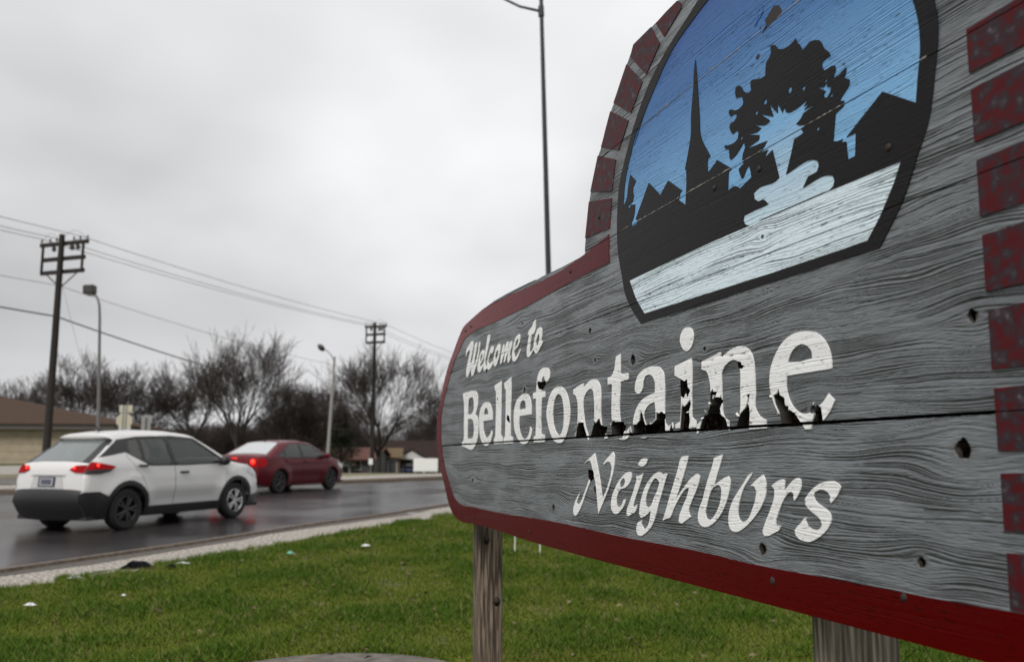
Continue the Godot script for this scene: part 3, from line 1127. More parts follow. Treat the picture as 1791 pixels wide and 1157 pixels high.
func build_car(called: String, label: String, spec: Dictionary, at: Vector3, heading: float) -> Node3D:
	var car := Car.new()
	car.prof = line(spec.prof)
	for k in ["wd", "belt", "roof", "ax", "rw", "rear", "front", "tumble"]:
		if spec.has(k): car.set(k, spec[k])
	var root := thing(called, label, "car")
	var x := Vector3(sin(heading), 0.0165 * cos(heading), -cos(heading)).normalized()
	var z := Vector3(cos(heading), 0, sin(heading))
	root.transform = Transform3D(Basis(x, z.cross(x), z), at)
	var body: Material = spec.body
	var dark: Material = M["black trim"]
	var glass: Material = M["car glass"]
	# side silhouette with wheel openings
	var sil := PackedVector2Array(car.prof)
	var side := [ccw(sil)]
	var openings := []
	for c in [-car.ax, car.ax]:
		openings.append(arch(c, car.rw, car.rw + 0.055))
	for o in openings:
		side = cut(side, o)
	var wins := []
	for k in spec.windows:
		wins.append(ccw(line(k)))
	var trim := ccw(line(spec.trim))
	var doors := []
	for k in spec.doors:
		doors.append(ccw(line(k)))
	var clad := []
	for c in [-car.ax, car.ax]:
		var ring := [arch(c, car.rw, car.rw + spec.arch_trim)]
		ring = cut(ring, arch(c, car.rw, car.rw + 0.05))
		clad.append_array(ring)
	for k in spec.cladding:
		var low := [ccw(line(k))]
		for c in [-car.ax, car.ax]:
			low = cut(low, arch(c, car.rw, car.rw + spec.arch_trim + 0.002))
		clad.append_array(both(low, ccw(sil)))
	clad = both(clad, ccw(sil))
	for s in [1.0, -1.0]:
		var rest := cut(side, trim)
		var b := MB.new()
		var open := rest
		for dd in doors:
			for od in both([Geometry2D.offset_polygon(dd, 0.007)[0]], rect(-3, 0, 3, car.belt + 0.2)):
				open = cut(open, od)
		for piece in open:
			var pc := bounds(piece).get_center()
			b = MB.new()
			skin(car, b, [piece], s, 0.0)
			obj("front_wing" if pc.x > 0.95 else "rear_quarter" if pc.x < -0.95 else "sill" if pc.y < 0.6 else "roof_rail", b, body, root)
		for i in doors.size():
			var db := MB.new()
			skin(car, db, both(both(rest, doors[i]), rect(-3, 0, 3, car.belt + 0.2)), s, 0.001)
			var door := obj("door", db, body, root)
			var hp: Array = spec.handles[i]
			var hb := MB.new()
			hb.xbox(Transform3D(Basis(), Vector3(hp[0], hp[1], s * (car.hw(hp[0], hp[1]) + 0.02))), Vector3(0.2, 0.035, 0.045), 0.012)
			obj("handle", hb, spec.handle_mat, door)
		var tb := MB.new()
		var tr := [trim]
		for wn in wins:
			tr = cut(tr, wn)
		skin(car, tb, tr, s, 0.002)
		obj("window_frame", tb, dark, root)
		for wn in wins:
			var gb := MB.new()
			skin(car, gb, [wn], s, -0.008)
			obj("window", gb, glass, root)
		for piece in clad:
			var cb := MB.new()
			skin(car, cb, [piece], s, 0.005)
			obj("cladding", cb, dark if spec.plastic else body, root)
		# mirror
		var mp: Array = spec.mirror
		var mm := MB.new()
		mm.ball(Transform3D(Basis.from_scale(Vector3(0.09, 0.085, 0.12)), Vector3(mp[0], mp[1], s * (car.hw(mp[0], mp[1]) + 0.13))))
		mm.tube([Vector3(mp[0] + 0.02, mp[1] - 0.06, s * car.hw(mp[0], mp[1])), Vector3(mp[0], mp[1] - 0.02, s * (car.hw(mp[0], mp[1]) + 0.1))], [0.03, 0.03], 6)
		obj("mirror", mm, spec.mirror_mat, root)
		for c in [-1.0, 1.0]:
			wheel(root, Vector3(car.ax * c, car.rw, s * (car.wd * 0.5 - 0.115)), s, car.rw, spec.rim if c > 0 else spec.rim_rear, true)
		# lamps
		var lb := MB.new()
		skin(car, lb, both([ccw(line(spec.tail_side))], ccw(sil)), s, 0.012)
		var flip := []
		for i in spec.tail_rear.size() / 2:
			flip.append_array([spec.tail_rear[2 * i] * s, spec.tail_rear[2 * i + 1]])
		rear_patch(car, lb, flip, 0.05, 0.022)
		var lamp := obj("tail_light", lb, M["red lens"], root)
		for q in spec.glow:
			var bb := MB.new()
			var gx := car.rear_x(q[1])
			var gp := Vector3(gx - 0.05 * (1.0 - pow(absf(q[0]), 3.0)) - 0.03, q[1], s * q[0] * car.hw(gx, q[1]))
			if q.size() > 3:
				gp = Vector3(q[0], q[1], s * (car.hw(q[0], q[1]) + 0.014))
			bb.ball(Transform3D(Basis.from_scale(Vector3(0.02, 0.03, 0.03) * q[2]), gp))
			obj("brake_bulb", bb, M["brake glow"], lamp)
		if spec.has("lamp_base"):
			var lb2 := MB.new()
			skin(car, lb2, both([ccw(line(spec.lamp_base))], ccw(sil)), s, 0.018)
			obj("lamp_base", lb2, dark, lamp)
		var hb2 := MB.new()
		skin(car, hb2, both([ccw(line(spec.head_side))], ccw(sil)), s, 0.006)
		obj("headlight", hb2, M["lamp glass"], root)
	# panels across the car
	for k in spec.panels:
		# name, first, last, from, to, crown, material, out
		var b := MB.new()
		across(car, b, sub(car.prof, k[1], k[2]), k[3], k[4], k[5], k[7] if k.size() > 7 else 0.0)
		obj(k[0], b, k[6], root)
	for k in spec.patches:
		var b := MB.new()
		rear_patch(car, b, k[1], 0.05, k[3])
		obj(k[0], b, k[2], root)
	# floor, seats and dashboard
	var fb := MB.new()
	fb.box(Vector3(car.rear + 0.12, 0.2, -car.wd * 0.44), Vector3(car.front - 0.1, 0.26, car.wd * 0.44))
	for s in [-1.0, 1.0]:
		fb.box(Vector3(car.rear + 0.35, 0.26, s * car.wd * 0.3 - 0.02), Vector3(car.front - 0.3, 0.74, s * car.wd * 0.3 + 0.02))
	fb.box(Vector3(0.75, 0.5, -car.wd * 0.4), Vector3(1.25, car.belt - 0.02, car.wd * 0.4), 0.04)
	fb.box(Vector3(car.rear + 0.3, 0.5, -car.wd * 0.36), Vector3(-1.15, car.belt - 0.1, car.wd * 0.36), 0.04)
	obj("underbody", fb, M["dark cabin"], root)
	for sx in [[0.05, 0.36], [0.05, -0.36], [-0.95, 0.36], [-0.95, -0.36]]:
		var sb := MB.new()
		sb.xbox(Transform3D(Basis(Vector3.BACK, 0.2), Vector3(sx[0] - 0.22, 0.82, sx[1])), Vector3(0.13, 0.62, 0.46), 0.05)
		sb.xbox(Transform3D(Basis(), Vector3(sx[0] + 0.05, 0.5, sx[1])), Vector3(0.52, 0.14, 0.48), 0.05)
		sb.xbox(Transform3D(Basis(), Vector3(sx[0] - 0.32, car.belt + 0.2, sx[1])), Vector3(0.09, 0.17, 0.25), 0.04)
		obj("seat", sb, M["dark cabin"], root)
	var ab := MB.new()
	var ap: Array = spec.aerial
	ab.tube([Vector3(ap[0], ap[1], 0.0), Vector3(ap[0] - 0.06, ap[1] + 0.05, 0), Vector3(ap[0] - 0.13, ap[1] + 0.14, 0)], [0.025, 0.012, 0.006], 6)
	obj("aerial", ab, dark, root)
	return root


func build_cars() -> void:
	mat("tyre rubber", lin(0.012, 0.012, 0.012), 0.75)
	mat("dark metal", lin(0.02, 0.02, 0.02), 0.5, 0.6)
	mat("black trim", lin(0.014, 0.014, 0.015), 0.45)
	mat("dark cabin", lin(0.02, 0.02, 0.021), 0.8)
	mat("alloy", lin(0.55, 0.55, 0.56), 0.3, 0.85)
	mat("steel wheel", lin(0.05, 0.05, 0.052), 0.5, 0.3)
	var g := mat("car glass", Color(0.14, 0.19, 0.175, 0.5), 0.04)
	g.transparency = BaseMaterial3D.TRANSPARENCY_ALPHA
	g.metallic_specular = 0.7
	var gb := mat("rear glass", Color(0.4, 0.43, 0.43, 0.85), 0.06)  # sky reflection on the rain film put into the grey base colour
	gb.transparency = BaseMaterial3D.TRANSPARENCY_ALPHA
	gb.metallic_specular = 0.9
	var wet := mat("sky toned wet glass", lin(0.42, 0.44, 0.45), 0.16)  # opaque pale colour stands in for sky mirrored in the wet pane
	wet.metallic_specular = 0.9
	mat("lamp glass", lin(0.5, 0.5, 0.5), 0.1, 0.3)
	var rl := mat("red lens", lin(0.2, 0.003, 0.006), 0.12)
	rl.metallic_specular = 0.25
	rl.emission_enabled = true
	rl.emission = Color(1.0, 0.05, 0.07)
	rl.emission_energy_multiplier = 0.07
	var bg := mat("brake glow", Color(1.0, 0.25, 0.2), 0.3)
	bg.emission_enabled = true
	bg.emission = Color(1.0, 0.16, 0.1)
	bg.emission_energy_multiplier = 2.2
	mat("number plate", lin(0.26, 0.265, 0.29), 0.4)
	mat("plate print", lin(0.06, 0.06, 0.09), 0.5)
	var white := mat("white car paint", lin(0.6, 0.595, 0.59), 0.28)
	white.clearcoat_enabled = true
	white.clearcoat_roughness = 0.05
	var redp := mat("dark red car paint", lin(0.09, 0.002, 0.007), 0.4)
	redp.metallic_specular = 0.3
	redp.clearcoat_enabled = true
	redp.clearcoat = 0.25
	redp.clearcoat_roughness = 0.05
	var blk: Material = M["black trim"]
	var suv := {
		prof = [-2.0, 0.22, -2.08, 0.36, -2.15, 0.48, -2.15, 0.6, -2.1, 0.66, -2.09, 0.78, -2.07, 0.95, -2.03, 1.03, -1.98, 1.08, -1.42, 1.46, -1.52, 1.5, -1.45, 1.535, -1.2, 1.572, -0.7, 1.6, -0.1, 1.595, 0.3, 1.56, 0.46, 1.52, 1.2, 1.07, 1.3, 1.045, 1.7, 0.99, 1.98, 0.89, 2.09, 0.76, 2.13, 0.6, 2.14, 0.42, 2.06, 0.25],
		wd = 1.71, belt = 1.04, roof = 1.6, ax = 1.305, rw = 0.335, rear = -2.15, front = 2.14, tumble = 0.38,
		body = white, plastic = true, arch_trim = 0.13, handle_mat = blk, mirror_mat = blk, rim = M["alloy"], rim_rear = M["steel wheel"],
		windows = [[1.0, 1.06, 0.38, 1.47, -0.2, 1.505, -0.22, 1.045], [-0.3, 1.045, -0.29, 1.505, -0.85, 1.49, -0.9, 1.1, -0.8, 1.055], [-0.95, 1.12, -0.91, 1.485, -1.12, 1.47, -1.22, 1.24]],
		trim = [1.12, 1.035, 0.42, 1.5, -0.1, 1.535, -0.9, 1.515, -1.36, 1.46, -1.82, 1.17, -1.28, 1.25, -0.82, 1.02, 0.0, 1.015],
		doors = [[1.02, 0.34, 0.98, 0.7, 1.1, 1.02, 0.3, 1.6, -0.25, 1.6, -0.26, 0.34], [-0.27, 0.34, -0.26, 1.6, -1.1, 1.6, -1.28, 1.2, -1.0, 0.85, -0.78, 0.34]],
		handles = [[-0.05, 0.9], [-0.98, 1.03]],
		cladding = [[-0.9, 0.2, 0.9, 0.2, 0.9, 0.36, -0.9, 0.36], [-2.3, 0.1, -1.6, 0.1, -1.62, 0.52, -1.86, 0.64, -2.3, 0.64], [1.6, 0.1, 2.3, 0.1, 2.3, 0.46, 1.6, 0.4]],
		mirror = [0.88, 1.08], aerial = [-1.15, 1.585],
		tail_side = [-2.3, 0.98, -1.95, 1.11, -1.55, 1.03, -1.66, 0.955, -1.85, 0.93, -2.3, 0.93], tail_rear = [0.62, 0.985, 0.72, 1.05, 1.02, 1.06, 1.02, 0.935, 0.8, 0.945],
		glow = [[0.74, 1.02, 0.8], [-1.88, 1.05, 0.8, 1]], lamp_base = [-2.3, 0.95, -1.95, 0.985, -1.62, 0.99, -1.68, 0.95, -1.85, 0.915, -2.3, 0.92], head_side = [1.62, 0.86, 1.72, 0.95, 2.05, 0.86, 2.2, 0.74, 1.9, 0.76],
		panels = [["rear_bumper", 0, 4, -1.0, 1.0, 0.05, blk, 0.005], ["tailgate", 4, 8, -1.0, 1.0, 0.05, white], ["rear_window", 8, 9, -0.8, 0.8, 0.05, gb], ["window_frame", 8, 9, -1.0, -0.8, 0.05, blk], ["window_frame", 8, 9, 0.8, 1.0, 0.05, blk], ["roof_spoiler", 9, 11, -1.0, 1.0, 0.04, white], ["roof", 11, 16, -1.0, 1.0, 0.035, white], ["windscreen", 16, 17, -0.88, 0.88, 0.06, g], ["windscreen_pillar", 16, 17, -1.0, -0.88, 0.06, white], ["windscreen_pillar", 16, 17, 0.88, 1.0, 0.06, white], ["bonnet", 17, 21, -1.0, 1.0, 0.05, white], ["front_bumper", 21, 23, -1.0, 1.0, 0.09, white], ["lower_grille", 23, 24, -1.0, 1.0, 0.09, blk]],
		patches = [["number_plate_recess", [-0.5, 0.7, 0.5, 0.7, 0.42, 0.9, -0.42, 0.9], M["recess white"] if M.has("recess white") else mat("recess white", lin(0.42, 0.42, 0.42), 0.35), 0.006], ["number_plate_frame", [-0.26, 0.72, 0.26, 0.72, 0.26, 0.875, -0.26, 0.875], blk, 0.012], ["number_plate", [-0.21, 0.735, 0.21, 0.735, 0.21, 0.86, -0.21, 0.86], M["number plate"], 0.018], ["plate_print", [-0.15, 0.76, 0.15, 0.76, 0.15, 0.835, -0.15, 0.835], M["plate print"], 0.021], ["handle", [-0.55, 0.905, 0.55, 0.905, 0.5, 0.94, -0.5, 0.94], white, 0.03], ["wiper", [-0.18, 1.085, 0.42, 1.085, 0.3, 1.14, -0.05, 1.16, -0.2, 1.13], blk, 0.02]],
	}
	build_car("suv", "small white crossover car with black plastic trim driving away on the wet road", suv, Vector3(-6.29, road_y(-6.29, 15.71) - 0.01, -15.71), deg_to_rad(23.0)).scale = Vector3.ONE * 0.965
	var sedan := {
		prof = [-2.05, 0.22, -2.2, 0.36, -2.27, 0.52, -2.26, 0.7, -2.22, 0.88, -2.2, 1.0, -2.13, 1.045, -1.7, 1.09, -0.98, 1.41, -0.8, 1.445, -0.4, 1.475, 0.05, 1.47, 0.35, 1.44, 0.5, 1.4, 1.3, 1.01, 1.45, 0.98, 1.85, 0.9, 2.15, 0.78, 2.25, 0.65, 2.28, 0.45, 2.2, 0.22],
		wd = 1.79, belt = 1.0, roof = 1.475, ax = 1.345, rw = 0.325, rear = -2.27, front = 2.28, tumble = 0.27,
		body = redp, plastic = false, arch_trim = 0.06, handle_mat = redp, mirror_mat = redp, rim = M["steel wheel"], rim_rear = M["steel wheel"],
		windows = [[1.08, 1.01, 0.42, 1.365, -0.12, 1.395, -0.16, 1.0], [-0.24, 1.0, -0.2, 1.395, -0.62, 1.37, -1.02, 1.2, -1.02, 1.02], [-1.07, 1.03, -1.07, 1.18, -1.38, 1.05]],
		trim = [1.16, 0.99, 0.44, 1.385, -0.12, 1.415, -0.64, 1.395, -1.5, 1.03, -1.0, 0.995, 0.0, 0.98],
		doors = [[1.1, 0.3, 1.05, 0.7, 1.14, 1.0, 0.3, 1.5, -0.2, 1.5, -0.2, 0.3], [-0.21, 0.3, -0.21, 1.5, -0.7, 1.5, -1.2, 1.1, -1.02, 0.72, -0.84, 0.3]],
		handles = [[0.0, 0.88], [-0.98, 0.92]],
		cladding = [[-0.9, 0.2, 0.9, 0.2, 0.9, 0.27, -0.9, 0.27]],
		mirror = [0.92, 1.04], aerial = [-0.85, 1.45],
		tail_side = [-2.4, 0.99, -2.0, 1.0, -1.92, 0.9, -2.0, 0.76, -2.4, 0.74], tail_rear = [0.68, 0.98, 1.02, 0.99, 1.02, 0.75, 0.75, 0.76],
		glow = [[0.85, 0.9, 2.2]], head_side = [1.75, 0.72, 1.7, 0.84, 2.15, 0.75, 2.3, 0.62, 2.0, 0.62],
		panels = [["rear_bumper", 0, 3, -1.0, 1.0, 0.06, redp], ["boot_lid", 3, 7, -1.0, 1.0, 0.05, redp], ["rear_window", 7, 8, -0.84, 0.84, 0.05, wet], ["rear_pillar", 7, 8, -1.0, -0.84, 0.05, redp], ["rear_pillar", 7, 8, 0.84, 1.0, 0.05, redp], ["roof", 8, 13, -1.0, 1.0, 0.035, redp], ["windscreen", 13, 14, -0.88, 0.88, 0.06, g], ["windscreen_pillar", 13, 14, -1.0, -0.88, 0.06, redp], ["windscreen_pillar", 13, 14, 0.88, 1.0, 0.06, redp], ["bonnet", 14, 17, -1.0, 1.0, 0.05, redp], ["front_bumper", 17, 20, -1.0, 1.0, 0.09, redp]],
		patches = [["number_plate", [-0.21, 0.74, 0.21, 0.74, 0.21, 0.87, -0.21, 0.87], M["number plate"], 0.01], ["third_brake_light", [-0.14, 1.0, 0.14, 1.0, 0.14, 1.03, -0.14, 1.03], M["brake glow"], 0.012], ["reversing_light", [0.5, 0.78, 0.64, 0.78, 0.64, 0.84, 0.5, 0.84], M["lamp glass"], 0.012]],
	}
	build_car("sedan", "dark red saloon car braking on the wet road beyond the white car", sedan, Vector3(-6.68, road_y(-6.68, 26.23) - 0.01, -26.23), deg_to_rad(20.7)).scale = Vector3.ONE * 0.965
# ------------------------------------------------------------------ poles and wires
func utility_pole(label: String, at: Vector3, top: float, arm: float, drop: Array, turn: float, rad: float) -> Node3D:
	var wood: Material = M["dark pole wood"]
	var p := thing("utility_pole", label, "utility pole", at, turn)
	var b := MB.new()
	b.tube([Vector3(0, -0.3, 0), Vector3(0.02, top * 0.5, 0), Vector3(0, top, 0)], [rad, rad * 0.85, rad * 0.68], 10)
	obj("shaft", b, wood, p)
	for k in 3:
		var y: float = top - drop[k]
		var l: float = arm * (1.0 if k == 0 else 0.9) * 0.5
		var ab := MB.new()
		ab.xbox(Transform3D(Basis(), Vector3(0, y, -0.16)), Vector3(l * 2, 0.19, 0.13), 0.01)
		obj("crossarm", ab, wood, p)
	for s in [-1.0, 1.0]:
		var vb := MB.new()
		vb.xbox(Transform3D(Basis(), Vector3(s * arm * 0.42, top - (drop[0] + drop[2]) * 0.5, -0.1)), Vector3(0.1, drop[2] - drop[0], 0.1), 0.01)
		obj("upright", vb, wood, p)
		var br := MB.new()
		br.tube([Vector3(s * arm * 0.36, top - drop[2], -0.14), Vector3(s * 0.06, top - drop[2] - 0.75, -0.1)], [0.03, 0.03], 5)
		obj("brace", br, wood, p)
	for q in [-0.48, -0.3, -0.16, 0.2, 0.33, 0.48]:
		var ib := MB.new()
		ib.lathe(Transform3D(Basis(), Vector3(q * arm, top - drop[0] + 0.06, -0.16)), [Vector2(0.012, 0), Vector2(0.015, 0.09), Vector2(0.06, 0.1), Vector2(0.045, 0.16), Vector2(0.055, 0.19), Vector2(0.0, 0.26)], 8)
		obj("insulator", ib, M["glazed insulator"], p)
	for q in [[-0.22, 0.1], [0.16, 0.12], [0.28, 0.1]]:
		var ib := MB.new()
		ib.lathe(Transform3D(Basis(), Vector3(q[0] * arm, top - drop[0] - 0.36, -0.2)), [Vector2(0.02, 0), Vector2(q[1], 0.04), Vector2(q[1], 0.2), Vector2(0.03, 0.28)], 8)
		obj("fuse_cutout", ib, M["glazed insulator"], p)
	for q in [[-0.5, 0.0, -0.12, 0.35], [-0.1, 0.2, 0.45, 0.3], [0.1, -0.5, 0.46, -0.45]]:
		var jb := MB.new()
		var pts := []
		for i in 9:
			var t := i / 8.0
			pts.append(Vector3(lerpf(q[0], q[2], t) * arm, top - drop[0] + lerpf(q[1], q[3], t) * 0.6 + sin(t * PI) * 0.45, -0.16))
		jb.tube(pts, [0.008, 0.008, 0.008, 0.008, 0.008, 0.008, 0.008, 0.008, 0.008], 4)
		obj("jumper_wire", jb, M["wire"], p)
	return p


func wire(label: String, a: Vector3, b: Vector3, sag: float, r: float) -> void:
	var mb := MB.new()
	var pts := []
	var rad := []
	for i in 33:
		var t := i / 32.0
		pts.append(a.lerp(b, t) - Vector3(0, 4.0 * sag * t * (1.0 - t), 0))
		rad.append(r)
	mb.tube(pts, rad, 5)
	tag(obj("overhead_wire", mb, M["wire"]), label, "wire", "overhead wires along the road")


func build_poles() -> void:
	var wood := world_mat("dark pole wood", ramp_noise(51, 0.03, [[0.0, lin(0.008, 0.006, 0.005)], [1.0, lin(0.032, 0.025, 0.021)]], 256), 1.0, 0.85)
	M["dark pole wood"] = wood
	mat("glazed insulator", lin(0.05, 0.045, 0.045), 0.3)
	mat("wire", lin(0.03, 0.03, 0.032), 0.6)
	var steel := mat("grey lamp steel", lin(0.16, 0.155, 0.155), 0.5, 0.3)
	var darksteel := mat("dark green grey steel", lin(0.022, 0.03, 0.031), 0.4, 0.2)
	var head := mat("lamp head", lin(0.035, 0.033, 0.034), 0.5)
	var lens := mat("unlit lens", lin(0.3, 0.3, 0.28), 0.2)
	var turn := atan2(-10.3, 30.0)
	var p1 := Vector3(-21.75, 0.75, -42.0)
	var p2 := Vector3(-11.2, -0.05, -72.0)
	utility_pole("tall dark wooden utility pole with a boxed double crossarm, standing left of the white car", p1, 11.2, 2.95, [0.4, 1.15, 1.8], -0.33, 0.19)
	utility_pole("farther wooden utility pole with a square crossarm frame in front of the big bare tree", p2, 12.3, 1.95, [0.3, 0.95, 1.6], -0.33, 0.19)
	var dirn := Vector3(cos(0.33), 0, sin(0.33))
	var p0 := Vector3(-32.3, 0.0, -12.0)
	var p3 := Vector3(-0.9, -0.6, -102.0)
	for q in [[-1.15, 11.05, 12.15, 0.28, "left end of the"], [-0.4, 11.05, 12.15, 0.3, "inner left of the"], [1.1, 11.05, 12.15, 0.25, "right end of the"]]:
		var o: Vector3 = dirn * q[0]
		wire("thin power line from the %s near pole's crossarm to the far pole" % q[4], p1 + o + Vector3(0, q[1], 0), p2 + o * 0.8 + Vector3(0, q[2], 0), q[3], 0.014)
		wire("thin power line running left from the %s near pole's crossarm" % q[4], p0 + o + Vector3(0, q[1] + 0.2, 0), p1 + o + Vector3(0, q[1], 0), q[3], 0.014)
		wire("thin power line running right from the %s far pole's crossarm" % q[4], p2 + o * 0.8 + Vector3(0, q[2], 0), p3 + o + Vector3(0, 11.5, 0), q[3], 0.014)
	wire("faint lower line between the two utility poles below the crossarms", p1 + Vector3(0, 8.7, 0), p2 + Vector3(0, 8.2, 0), 0.4, 0.012)
	wire("faint lower line running left out of view from the near utility pole", p0 + Vector3(0, 9.2, 0), p1 + Vector3(0, 8.7, 0), 0.3, 0.012)
	wire("thick sagging telephone cable between the two utility poles", p1 + Vector3(0, 7.2, 0), p2 + Vector3(0, 5.6, 0), 0.5, 0.035)
	wire("thick telephone cable running left out of view from the near utility pole", p0 + Vector3(0, 8.1, 0), p1 + Vector3(0, 7.2, 0), 0.15, 0.035)
	wire("thin steel guy wire slanting down from the near utility pole to the ground", p1 + Vector3(0, 9.3, 0), p1 + Vector3(3.4, 0, 1.0), 0.0, 0.006)
	# street lamps
	var l1 := thing("street_lamp", "slender grey street lamp with a square black head, just right of the near utility pole", "street lamp", Vector3(-18.45, 0.66, -40))
	var b := MB.new()
	b.tube([Vector3(0.05, 0, 0), Vector3(-0.1, 3.5, 0), Vector3(-0.28, 6.9, 0), Vector3(-0.34, 7.5, 0), Vector3(-0.46, 7.85, 0), Vector3(-0.66, 8.05, 0)], [0.085, 0.075, 0.06, 0.055, 0.045, 0.04], 8)
	obj("pole", b, steel, l1)
	b = MB.new()
	b.xbox(Transform3D(Basis(Vector3.FORWARD, -0.06), Vector3(-0.82, 8.2, 0)), Vector3(0.5, 0.42, 0.42), 0.05)
	var hd := obj("lamp_head", b, head, l1)
	b = MB.new()
	b.xbox(Transform3D(Basis(), Vector3(-0.8, 7.97, 0)), Vector3(0.36, 0.05, 0.32), 0.02)
	obj("lamp_lens", b, lens, hd)
	var l2 := thing("street_lamp", "leaning pale street lamp with a curved arm, between the red car and far utility pole", "street lamp", Vector3(-11.93, 0.1, -58))
	b = MB.new()
	b.tube([Vector3(0, 0, 0), Vector3(0.16, 4.0, 0), Vector3(0.32, 7.75, 0)], [0.12, 0.1, 0.075], 8)
	obj("pole", b, mat("pale lamp steel", lin(0.3, 0.29, 0.285), 0.5, 0.2), l2)
	b = MB.new()
	b.tube([Vector3(0.31, 7.4, 0), Vector3(0.1, 7.85, 0), Vector3(-0.2, 8.15, 0), Vector3(-0.4, 8.25, 0)], [0.045, 0.04, 0.04, 0.035], 7)
	obj("arm", b, M["pale lamp steel"], l2)
	b = MB.new()
	b.ball(Transform3D(Basis(Vector3.BACK, -0.75).scaled(Vector3(0.3, 0.3, 0.2)) * Basis.from_scale(Vector3(1.0, 0.62, 1.0)), Vector3(-0.58, 8.35, 0)))
	obj("lamp_head", b, head, l2)
	var l3 := thing("street_lamp", "tall thin dark steel lamp pole rising behind the sign with an arm reaching left", "street lamp", Vector3(1.02, 0.38, -23))
	b = MB.new()
	b.tube([Vector3(0.05, 0, 0), Vector3(-0.06, 5.7, 0), Vector3(-0.25, 15.0, 0)], [0.1, 0.075, 0.05], 10)
	obj("pole", b, darksteel, l3)
	b = MB.new()
	b.tube([Vector3(-0.22, 13.0, 0), Vector3(-0.8, 13.14, 0), Vector3(-1.8, 13.65, 0), Vector3(-2.6, 13.8, 0)], [0.04, 0.035, 0.03, 0.03], 8)
	obj("arm", b, darksteel, l3)
	b = MB.new()
	b.tube([Vector3(-0.215, 12.85, 0), Vector3(-0.222, 13.15, 0)], [0.085, 0.08], 10)
	obj("collar", b, darksteel, l3)
	b = MB.new()
	b.ball(Transform3D(Basis.from_scale(Vector3(0.35, 0.1, 0.16)), Vector3(-2.9, 13.8, 0)))
	obj("lamp_head", b, head, l3)

# ------------------------------------------------------------------ trees
func grow(limb: MB, twig: MB, p: Vector3, d: Vector3, l: float, r: float, depth: int, rr: RandomNumberGenerator, up: float, thin: float) -> void:
	var n := 3 if depth < 3 else 2
	var pts := [p]
	var rad := [r]
	var q := p
	var dd := d
	for i in n:
		dd = (dd + Vector3(rr.randf_range(-1, 1), rr.randf_range(-0.5, 1) * up, rr.randf_range(-1, 1)) * 0.22).normalized()
		q += dd * l / n
		pts.append(q)
		rad.append(lerpf(r, r * 0.6, float(i + 1) / n))
	if depth <= 2:
		limb.tube(pts, rad, 6, false)
	else:
		twig.tube(pts, rad, 3, false)
	if depth >= 7:
		return
	var kids: int = [4, 4, 4, 3, 3, 3, 2][depth]
	for k in kids:
		var t := 1.0 if k == 0 else rr.randf_range(0.35, 1.0)
		var at: Vector3 = pts[0].lerp(pts[n], t) if n < 3 else (pts[1].lerp(pts[2], t) if t < 0.66 else pts[2].lerp(pts[3], t))
		var side := dd.cross(Vector3(rr.randf_range(-1, 1), rr.randf_range(-1, 1), rr.randf_range(-1, 1))).normalized()
		var a := rr.randf_range(0.3, 0.85) if k > 0 else rr.randf_range(0.05, 0.3)
		var nd := (dd * cos(a) + side * sin(a) + Vector3(0, up * 0.16, 0)).normalized()
		grow(limb, twig, at, nd, l * rr.randf_range(0.6, 0.85), maxf(rad[n] * rr.randf_range(0.55, 0.8), thin), depth + 1, rr, up, thin)


func bare_tree(seed_: int, h: float, stems: int, up: float, thin: float, spread: float, low := 0.14) -> Array:
	var rr := RandomNumberGenerator.new()
	rr.seed = seed_
	var limb := MB.new()
	var twig := MB.new()
	var r := h * 0.022
	limb.tube([Vector3(0, -0.5, 0), Vector3(0.02, h * 0.08, 0), Vector3(0.05, h * low, 0)], [r * 1.35, r, r * 0.9], 9, false)
	for k in stems:
		var w := TAU * k / stems + rr.randf() * 0.8
		var d := Vector3(cos(w) * spread, 1.0, sin(w) * spread).normalized()
		grow(limb, twig, Vector3(0.05, h * low * rr.randf_range(0.72, 1.0), 0), d, h * 0.3, r * 0.66, 1, rr, up, thin)
	return [limb.mesh(), twig.mesh()]


func tree_node(called: String, meshes: Array, label: String, at: Vector3, bark: Material, twigm: Material, group := "") -> Node3D:
	var t := thing(called, label, "tree", at, 0.0, group)
	var o := MeshInstance3D.new()
	o.mesh = meshes[0]
	o.material_override = bark
	put("trunk", o, t)
	o = MeshInstance3D.new()
	o.mesh = meshes[1]
	o.material_override = twigm
	put("crown", o, t)
	return t


